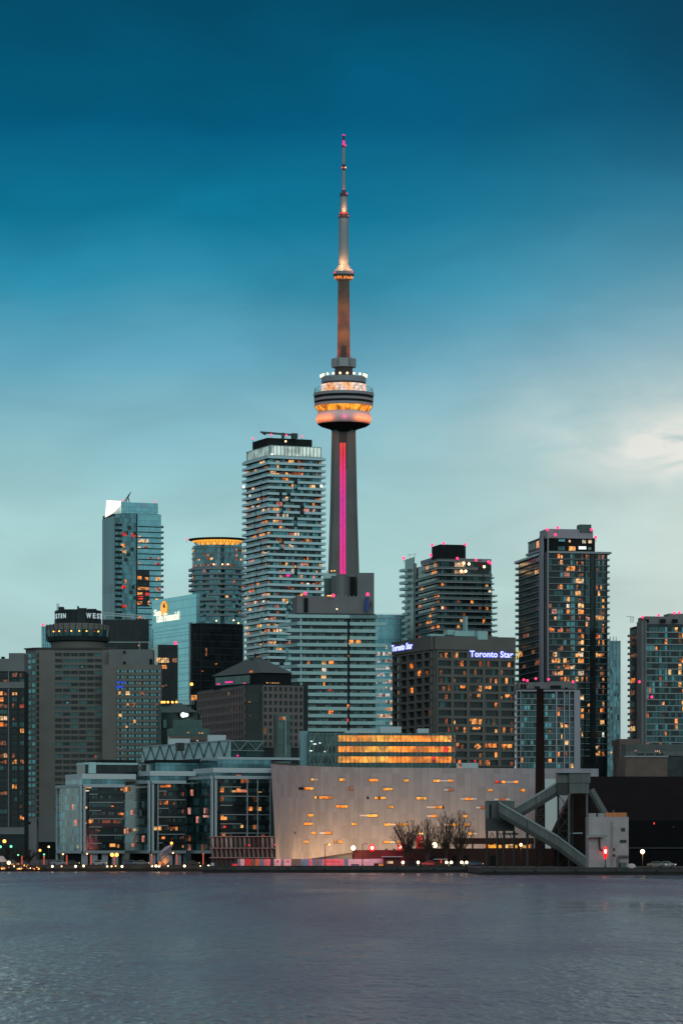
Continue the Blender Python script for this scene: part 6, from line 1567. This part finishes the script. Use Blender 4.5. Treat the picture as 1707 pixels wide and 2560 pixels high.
    lamp_post(38, 2163, 938, 'pair of amber lanterns right of the bright far left lamp', kind='double', bulb='lit_amber', r=.5)
    lamp_post(1, 2118, 1000, 'green traffic light at the left edge', kind='top', bulb='bulb_green', r=.35); lamp_post(27.5, 2117, 1000, 'green traffic light left of the flared hotel base', kind='top', bulb='bulb_green', r=.35)
    lamp_post(11, 2104, 1100, 'amber street light above the green traffic lights at the left edge', kind='top', bulb='bulb_orange', r=.55); lamp_post(100, 2127, 1000, 'orange lantern on a post beside the hotel podium', kind='top', bulb='bulb_orange', r=.35); lamp_post(122, 2118, 1000, 'small pale amber street light left of the first glass condo', kind='top', bulb='bulb_warm', r=.28)
    # flood lamps on warehouse roof edge
    zr = PZ(2126, 922)
    for u, v, b, r, e, c, lab in ((883, 2121, 'bulb_white', .6, 1500, (1, .6, .25), 'bright cream floodlight at the left end of the red warehouse roof'), (930, 2120.5, 'bulb_halo_red', .75, 700, (1, .06, .03), 'red floodlight on the middle of the red warehouse roof'), (1001, 2119.5, 'bulb_halo_red', .7, 700, (1, .06, .03), 'red floodlight on the red warehouse roof left of the trees'), (1087, 2113.5, 'bulb_white', .75, 2500, (1, .58, .22), 'bright warm floodlight between the bare trees')):
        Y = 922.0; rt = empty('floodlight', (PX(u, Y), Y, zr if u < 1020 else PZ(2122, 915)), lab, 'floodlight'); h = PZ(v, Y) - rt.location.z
        mb = MB(); mb.tube((0, 0, 0), (0, 0, h), .1, m='post_black'); mb.build('post', rt); mb = MB(); mb.sphere((0, 0, h), r * (1.25 if b == 'bulb_halo_red' else 1), b, 10, 6); mb.build('lamp_head', rt); light(0, -1.8, h, c, e, .5, rt, tilt=85)  # red lamps: oversized glowing sphere stands in for the halo round the bulb
        if b == 'bulb_halo_red': mb = MB(); mb.sphere((0, -r * .9, h), r * .62, 'bulb_core', 8, 5); mb.build('bulb', rt)
    # twin globes by the water
    for i, (u, kd) in enumerate(((1007, 'top'), (1045, 'top'), (1122, 'double'), (1160, 'double'))):
        lamp_post(u, 2157, 890, ['single globe lamp beside the gatehouse', 'single globe lamp right of the gatehouse, under the left tree', 'twin globe lamp beside the dark kiosk', 'twin globe lamp between the kiosk and the conveyor legs'][i], kind=kd, bulb='bulb_white', r=.36 if kd == 'top' else .36, e=300, col=(1, .75, .45))
    lamp_post(1113, 2171, 889, 'yellow marker post beside the dark kiosk', kind='top', bulb=None, cat='marker post')
    o = lamp_post(1513, 2128, 808, 'red glowing lamp on a post in front of the white building', kind='top', bulb=None, e=0)
    mb = MB(); mb.lathe([(.05, 3.2), (.28, 3.5), (.48, 4.6), (.5, 5.3), (.3, 6.0), (.02, 6.2)], 'bulb_halo_red', 12); q = mb.build('lamp_head', o); q.location.z = PZ(2120, 808) - G - 5.9; mb = MB(); mb.sphere((0, -.35, 5.2), .3, 'bulb_core', 8, 5); mb.sphere((0, -.35, 4.75), .22, 'bulb_core', 8, 5); q2 = mb.build('bulb', o); q2.location.z = q.location.z  # tall red body stands in for the glow round the small bulbs
    light(0, -.9, PZ(2127, 808) - G, (1, .03, .03), 500, .5, o, tilt=85); light(0, 5.6, PZ(2131, 808) - G, (1, .02, .03), 60, .4, o, tilt=85)
    lamp_post(1606, 2130, 820, 'single bright yellow orange lamp before the black shed at far right', kind='top', bulb='bulb_white', r=.5, e=1200, col=(1, .5, .12))
    lamp_post(1302, 2113, 900, 'amber lamp in the lit strip behind the conveyor legs', kind='top', bulb='bulb_warm', r=.4, e=500, col=(1, .5, .15))
lamps()
def yellow_tube():
    Y = 1592; rt = empty('neon_mark', (PX(1291, Y), Y, PZ(1650, Y)), 'pale yellow glowing double stroke at the right edge of the newspaper office', 'neon sign')
    k = Y / F
    for a, c in (((-3, 2), (4, 22)), ((2, 2), (8, 20))):
        mb = MB(); mb.tube((a[0] * k, -4, a[1] * k), (c[0] * k, -4, c[1] * k), .2, m='yellow_tube', n=6); mb.build('tube', rt)
    mb = MB(); mb.tube((-3 * k, -4, 19 * k), (4 * k, -4, 22 * k), .18, m='yellow_tube', n=6); mb.build('tube', rt)
    mb = MB(); mb.tube((-14 * k, -3.6, 8 * k), (4 * k, -3.6, 8 * k), .2, m='dark_metal', n=6); mb.tube((-14 * k, -3.6, 8 * k), (-14 * k, 8, 8 * k), .2, m='dark_metal', n=6); mb.build('bracket', rt)
yellow_tube()

def bare_tree(u, Y, v_top, v_base, spread, lab, seed, base=G, dens=1.0, fan=.5, trunk_u=None):
    random.seed(seed); x = PX(u, Y); h = PZ(v_top, Y) - base
    rt = empty('bare_tree', (x, Y, base), lab, 'tree', group='bare trees on the quay')
    T = MB(); C = MB(); W = spread * 1.45 * Y / F
    th = h * .10; T.tube((0, 0, -.1), (U(-.1, .1), 0, th), .34, .27, 7, 'bark')
    cz, rz = h * .56, h * .44
    def env(a, e): return Vector((W / 2 * cos(e) * cos(a), W / 2 * .8 * cos(e) * sin(a), cz + rz * sin(e)))
    def inside(p): q = Vector((p.x / (W / 2), p.y / (W * .4), (p.z - cz) / rz)); return q.length < 1.04
    def twig(p, d, l, r, lvl):
        q = p + d * l
        if not inside(q): q = p + d * l * .45
        C.tube(p, q, r, r * .6, 3, 'bark')
        if lvl <= 0: return
        for i in range(3):
            v = Vector((U(-1, 1), U(-1, 1), U(-.6, 1))) * .62
            twig(p.lerp(q, U(.35, 1)), (d + v).normalized(), l * U(.5, .8), r * .72, lvl - 1)
    n = int(13 * dens)
    for i in range(n):
        a = 2 * pi * i / n + U(-.25, .25); e = U(-.4, 1.0) if i % 3 else U(.6, 1.5)
        end = env(a, e) * U(.9, 1.0); p0 = Vector((0, 0, th * .9)); c1 = Vector((end.x * .28, end.y * .28, th + (end.z - th) * .55)); pr = p0; m = 7
        for j in range(1, m + 1):
            t = j / m; q = p0 * (1 - t) ** 2 + c1 * 2 * t * (1 - t) + end * t * t + Vector((U(-.1, .1), U(-.1, .1), U(-.06, .06)))
            r0, r1 = .15 * (1 - (j - 1) / m) ** 1.2 + .035, .15 * (1 - j / m) ** 1.2 + .035
            (T if j < 3 else C).tube(pr, q, r0, r1, 5 if j < 3 else 3, 'bark')
            if j >= 2:
                d = (q - pr).normalized()
                for k in range(2): twig(pr.lerp(q, R()), (d + Vector((U(-1, 1), U(-1, 1), U(-.3, .7))) * .75).normalized(), h * U(.09, .16), .038, 2)
            pr = q
    T.build('trunk', rt); C.build('crown', rt)
bare_tree(1017, 905, 2050, 2172, 64, 'leftmost wide bare tree in front of the pale wall', 21, fan=.75, dens=1.5)
bare_tree(1069, 903, 2048, 2172, 58, 'second bare tree from the left, beside the red glowing lattice', 33, fan=.7, dens=1.5)
bare_tree(1115, 905, 2031, 2172, 42, 'third bare tree from the left, slim with upright branches', 45, fan=.4)
bare_tree(1150, 903, 2026, 2172, 52, 'rightmost bare tree, slim and tallest of the four', 57, fan=.35)
for i, (u, v, s) in enumerate(((45, 2118, 44), (72, 2124, 42), (14, 2112, 36))):
    bare_tree(u, 1010, v, 2172, s, ['dark bare tree before the flared hotel base', 'smaller dark bare tree right of the flared hotel base', 'dark bare tree at the left edge'][i], 70 + i, fan=.5)

def shell_sculpture():
    Y = 925; rt = empty('shell_sculpture', (PX(412, Y), Y, G), 'tilted overlapping metal shell sculpture lit orange, with a small lamp at its tip', 'sculpture')
    k = Y / F
    def petal(p0, p1, w, m):
        """curved leaf between two pixel offsets"""
        mb = MB(); n = 8; a = Vector((p0[0] * k, 0, p0[1] * k)); b = Vector((p1[0] * k, -.6, p1[1] * k)); d = (b - a).normalized(); s = Vector((-d.z, 0, d.x)); vs = []
        for i in range(n + 1):
            t = i / n; c = a.lerp(b, t); ww = w * k * sin(pi * (t * .86 + .07)); y = -1.1 * sin(pi * t)
            vs += [(c + s * ww * .5 + Vector((0, .3, 0))), (c + Vector((0, y, 0))), (c - s * ww * .5 + Vector((0, .3, 0))), (c + Vector((0, .6, 0)))]
        fs = []
        for i in range(n):
            for j in range(4): fs.append((4 * i + j, 4 * i + (j + 1) % 4, 4 * i + 4 + (j + 1) % 4, 4 * i + 4 + j))
        fs += [(0, 1, 2, 3), (4 * n, 4 * n + 1, 4 * n + 2, 4 * n + 3)]
        mb.add(vs, fs, m); mb.build('shell', rt)
    petal((-14, 26), (19, 52), 15, 'shell_pale'); petal((-12, 16), (14, 42), 12, 'shell_pale'); petal((-9, 10), (12, 27), 11, 'slat_pale'); petal((-9, 5), (14, 20), 11, 'slat_pale'); petal((-4, -1), (14, 14), 10, 'shell_pale')
    mb = MB(); mb.sphere((17 * k, -.2, 57 * k), .35, 'bulb_orange'); mb.tube((17 * k, 0, 50 * k), (17 * k, 0, 57 * k), .08, m='post_black'); mb.build('tip_lamp', rt)
    mb = MB(); mb.tube((-13 * k, 0, 0), (-13 * k, 0, 11 * k), .5, .3, 6, 'paint_orange'); mb.build('base', rt)
    for x, z in ((-8, 10), (-4, 3), (4, 8)): light(x * k, -2.2, z * k, (1, .42, .1), 130, parent=rt, tilt=85)
shell_sculpture()
def tents():
    Y = 945; rt = empty('canopy_tent', (PX(6, Y), Y, G), 'pale pinkish peaked tent at the far left edge', 'tent'); k = Y / F
    mb = MB(); mb.hexa([(-14 * k, -1.5, 1), (12 * k, -1.5, 1), (12 * k, 2, 1), (-14 * k, 2, 1), (-8 * k, -.5, 24 * k), (2 * k, -.5, 24 * k), (2 * k, .5, 24 * k), (-8 * k, .5, 24 * k)], 'tent'); mb.build('canopy', rt)
    for x in (-13, 11): mb = MB(); mb.tube((x * k, -1.4, 0), (x * k, -1.4, 1.1), .06, m='pale_frame'); mb.build('pole', rt)
    Y = 800; rt = empty('boulder', (PX(1578, Y), Y, G), 'pale covered heap beside the white building', 'heap'); mb = MB(); mb.lathe([(1.1, 0), (1.0, .5), (.7, .9), (.2, 1.05)], 'tent', 9); mb.build('cover', rt)
tents()

# ------------------------------------------------------------------ wall wash: ground floodlights set before the pale hall
def wash():
    rt = empty('ground_floodlights', (PX(900, 980), 980, G), 'hidden low floodlights washing the foot of the pale wall with warm light', 'floodlights')
    x0 = rt.location.x
    for u, y, z, e in ((715, 950, 3.5, 1500), (745, 960, 4, 4200), (790, 975, 4, 5200), (840, 986, 4, 6500), (890, 990, 5, 8000), (945, 992, 5, 8500), (1000, 992, 6, 9000), (1060, 994, 6, 9500), (1120, 996, 6, 8000), (1180, 998, 5, 6000), (1300, 985, 4, 1800), (1240, 1000, 5, 4000)):
        y += 8 if u > 760 else 3; z *= .35
        light(PX(u, y) - x0, y - 980, z, (1, .50, .20), e * WASH, .8, rt, 'flood_lamp')
        mb = MB(); mb.box(PX(u, y) - x0 - .4, PX(u, y) - x0 + .4, y - 980 - 1.2, y - 980 - .6, 0, .6, 'dark_metal'); mb.build('lamp_housing', rt)
WASH = .36
wash()

# ------------------------------------------------------------------ ground, quay, water
def ground():
    mb = MB(); mb.box(-900, 900, 938, 9000, .2, G, 'asphalt'); struct(mb.build('street_ground'))
    xr = PX(1180, 900)
    mb = MB(); mb.box(PX(525, 938), 900, 885, 937.9, .2, G - .005, 'asphalt'); struct(mb.build('quay_ground'))
    mb = MB(); mb.box(PX(1168, 885), 900, 800, 884.9, .2, G - .01, 'asphalt'); struct(mb.build('wharf_ground'))
    # quay walls: stone face with a darker wet foot and coping
    def quay(x0, x1, y, lab):
        rt = empty('quay_wall', (x0, y, 0), lab, 'quay wall')
        w = x1 - x0
        mb = MB(); mb.box(0, w, 0, .6, .75, G + .02, 'quay_stone'); mb.build('stone_face', rt)
        mb = MB(); mb.box(0, w, -.05, .6, -1, .74, 'quay_dark'); mb.build('wet_foot', rt)
        mb = MB(); mb.box(0, w, -.12, .5, G + .02, G + .2, 'quay_stone'); mb.build('coping', rt)
        mb = MB(); n = int(w / 9)
        for i in range(n): mb.box(i * 9 + 3, i * 9 + 3.5, -.3, -.05, -.5, 1.1, 'quay_dark')
        mb.build('fenders', rt)
    quay(-900, PX(525, 937), 937.3, 'grey stone quay wall before the glass condos on the left')
    quay(PX(525, 937), PX(1168, 885), 884.3, 'dark quay wall below the containers and the bare trees')
    quay(PX(1168, 885), 900, 799.2, 'black wharf wall below the conveyors and the shed')
    mb = MB(); mb.add([(-6000, -200, 0), (6000, -200, 0), (6000, 12000, 0), (-6000, 12000, 0)], [(0, 1, 2, 3)], 'water'); struct(mb.build('water'))
def water_mat():
    m, N, L, b = newmat('water'); nt = m.node_tree
    b.inputs['Base Color'].default_value = (.078, .050, .068, 1); b.inputs['Roughness'].default_value = .20; b.inputs['IOR'].default_value = 1.33
    g = N.new('ShaderNodeNewGeometry')
    def noise(sx, sy, scale, det, dist=0):
        mp = N.new('ShaderNodeMapping'); mp.inputs['Scale'].default_value = (sx, sy, 1); L.new(g.outputs['Position'], mp.inputs[0])
        n = N.new('ShaderNodeTexNoise'); n.inputs['Scale'].default_value = scale; n.inputs['Detail'].default_value = det; n.inputs['Distortion'].default_value = dist; L.new(mp.outputs[0], n.inputs['Vector']); return n.outputs[0]
    h = math_node(nt, 'ADD', math_node(nt, 'MULTIPLY', noise(2.2, .42, 1.0, 5, .3), .9), math_node(nt, 'MULTIPLY', noise(1, .32, .28, 3, .3), 1.6))
    h = math_node(nt, 'ADD', h, math_node(nt, 'MULTIPLY', noise(1, .12, .06, 3, .2), 4.0))
    gust = noise(1, .14, .035, 4, .5)       # calmer and choppier patches
    rr = N.new('ShaderNodeMapRange'); rr.inputs['From Min'].default_value = .35; rr.inputs['From Max'].default_value = .65; rr.inputs['To Min'].default_value = .10; rr.inputs['To Max'].default_value = .34; L.new(gust, rr.inputs['Value']); L.new(rr.outputs[0], b.inputs['Roughness'])
    bp = N.new('ShaderNodeBump'); bp.inputs['Strength'].default_value = 1.0; bp.inputs['Distance'].default_value = .6
    L.new(h, bp.inputs['Height']); L.new(bp.outputs[0], b.inputs['Normal'])
water_mat(); ground()

# ------------------------------------------------------------------ sky
def world():
    w = bpy.data.worlds.new('World'); scn.world = w; w.use_nodes = True; nt = w.node_tree; N, L = nt.nodes, nt.links
    bg = N['Background']; out = N['World Output']
    tc = N.new('ShaderNodeTexCoord'); sp = N.new('ShaderNodeSeparateXYZ'); L.new(tc.outputs['Generated'], sp.inputs[0])
    X, Y, Z = sp.outputs; M = lambda op, a, b=None: math_node(nt, op, a, b)
    r = M('SQRT', M('ADD', M('MULTIPLY', X, X), M('MULTIPLY', Y, Y)))
    t = M('DIVIDE', Z, M('MAXIMUM', r, .001)); az = M('ARCTAN2', X, Y)
    # slow cloud streaks bend the gradient
    cb = N.new('ShaderNodeCombineXYZ'); L.new(M('MULTIPLY', az, 14), cb.inputs[0]); L.new(M('MULTIPLY', t, 34), cb.inputs[1])
    n1 = N.new('ShaderNodeTexNoise'); n1.inputs['Scale'].default_value = .55; n1.inputs['Detail'].default_value = 3; n1.inputs['Roughness'].default_value = .45; n1.inputs['Distortion'].default_value = .4; L.new(cb.outputs[0], n1.inputs['Vector'])
    t2 = M('ADD', t, M('MULTIPLY', M('SUBTRACT', n1.outputs[0], .5), .030))
    cr = N.new('ShaderNodeValToRGB'); cr.color_ramp.interpolation = 'EASE' if False else 'LINEAR'; L.new(M('DIVIDE', t2, .6), cr.inputs[0]); e = cr.color_ramp.elements
    stops = [(2250, (150, 165, 165)), (2130, (178, 200, 198)), (1700, (174, 206, 204)), (1500, (170, 207, 206)), (1300, (162, 204, 206)), (1100, (136, 187, 198)), (900, (98, 164, 188)), (700, (46, 140, 170)), (540, (12, 117, 150)), (300, (0, 91, 126)), (0, (0, 75, 104))]
    e[0].position = 0; e[0].color = srgb(178, 194, 192); e[1].position = 1; e[1].color = srgb(174, 152, 166)
    for v, c in stops[2:]:
        x = e.new((2130 - v) / F / .6); x.color = srgb(*c)
    for p, c in ((.46, (4, 70, 98)), (.58, (86, 96, 114)), (.70, (150, 133, 150))): x = e.new(p); x.color = srgb(*c)
    col = cr.outputs[0]
    def mix(fac, a, b, bl='MIX'):
        m = N.new('ShaderNodeMix'); m.data_type = 'RGBA'; m.blend_type = bl
        if isinstance(fac, float): m.inputs[0].default_value = fac
        else: L.new(fac, m.inputs[0])
        for i, s in ((6, a), (7, b)):
            if isinstance(s, tuple): m.inputs[i].default_value = s
            else: L.new(s, m.inputs[i])
        return m.outputs[2]
    def gauss(a0, sa, t0, st):
        da = M('DIVIDE', M('SUBTRACT', az, a0), sa); dt = M('DIVIDE', M('SUBTRACT', t, t0), st)
        return M('EXPONENT', M('MULTIPLY', M('ADD', M('MULTIPLY', da, da), M('MULTIPLY', dt, dt)), -1))
    # pale haze low on the right, bright cloud at the right edge
    col = mix(M('MULTIPLY', gauss(.110, .062, .085, .058), .72), col, srgb(208, 214, 206))
    n3 = N.new('ShaderNodeTexNoise'); n3.inputs['Scale'].default_value = 1.1; n3.inputs['Detail'].default_value = 5; n3.inputs['Distortion'].default_value = .8; L.new(cb.outputs[0], n3.inputs['Vector'])
    vm = N.new('ShaderNodeVectorMath'); vm.operation = 'SCALE'; L.new(col, vm.inputs[0]); L.new(M('ADD', M('MULTIPLY', n3.outputs[0], .46), .77), vm.inputs['Scale']); col = vm.outputs[0]
    cb2 = N.new('ShaderNodeCombineXYZ'); L.new(M('MULTIPLY', az, 60), cb2.inputs[0]); L.new(M('MULTIPLY', t, 150), cb2.inputs[1])
    n2 = N.new('ShaderNodeTexNoise'); n2.inputs['Scale'].default_value = .8; n2.inputs['Detail'].default_value = 6; n2.inputs['Roughness'].default_value = .5; n2.inputs['Distortion'].default_value = .6; L.new(cb2.outputs[0], n2.inputs['Vector'])
    c1 = M('MULTIPLY', gauss(.100, .024, .1130, .0075), M('ADD', M('MULTIPLY', n2.outputs[0], 7.0), -2.0))
    mr = N.new('ShaderNodeClamp'); L.new(c1, mr.inputs[0])
    col = mix(mr.outputs[0], col, srgb(238, 234, 226))
    cl2 = N.new('ShaderNodeClamp'); L.new(M('MULTIPLY', gauss(.085, .055, .118, .016), M('ADD', M('MULTIPLY', n2.outputs[0], 1.2), -.15)), cl2.inputs[0])
    col = mix(M('MULTIPLY', cl2.outputs[0], .8), col, srgb(205, 218, 214))
    col = mix(M('MULTIPLY', gauss(.11, .05, .235, .03), .6), col, srgb(12, 54, 78))
    # unseen sky behind the camera, made paler to brighten the facades
    back = M('MULTIPLY', M('ADD', M('MULTIPLY', Y, -1), .0), 1.0)
    bk = N.new('ShaderNodeClamp'); L.new(back, bk.inputs[0])
    col = mix(M('POWER', bk.outputs[0], .5), col, srgb(*BACK))
    sky = N.new('ShaderNodeTexSky'); sky.sky_type = 'NISHITA'; sky.sun_disc = False; sky.sun_elevation = radians(SUN_EL); sky.sun_rotation = radians(SUN_AZ)
    add = mix(.001, col, sky.outputs[0], 'ADD')
    L.new(add, bg.inputs[0]); bg.inputs[1].default_value = 1.0
BACK = (172, 196, 198); SUN_EL, SUN_AZ = 3.0, 205.0
world()
ld = bpy.data.lights.new('sun', 'SUN'); ld.energy = .52; ld.angle = radians(30); ld.color = (.86, 1, .98)
o = link('sun', ld); o.rotation_euler = (radians(68), 0, radians(12))
cam = bpy.data.cameras.new('camera'); co = link('camera', cam); co.location = (0, 0, H); co.rotation_euler = (radians(90), 0, 0)
cam.sensor_fit = 'HORIZONTAL'; cam.sensor_width = 36; cam.lens = F / 1707 * 36; cam.shift_y = (VH - 1280) / 1707; cam.shift_x = 0
cam.clip_start = 1; cam.clip_end = 20000; scn.camera = co
scn.view_settings.view_transform = 'Standard'; scn.view_settings.look = 'None'; scn.view_settings.exposure = 0; scn.view_settings.gamma = 1
scn.cycles.max_bounces = 6; scn.cycles.diffuse_bounces = 2; scn.cycles.glossy_bounces = 3; scn.cycles.use_denoising = True
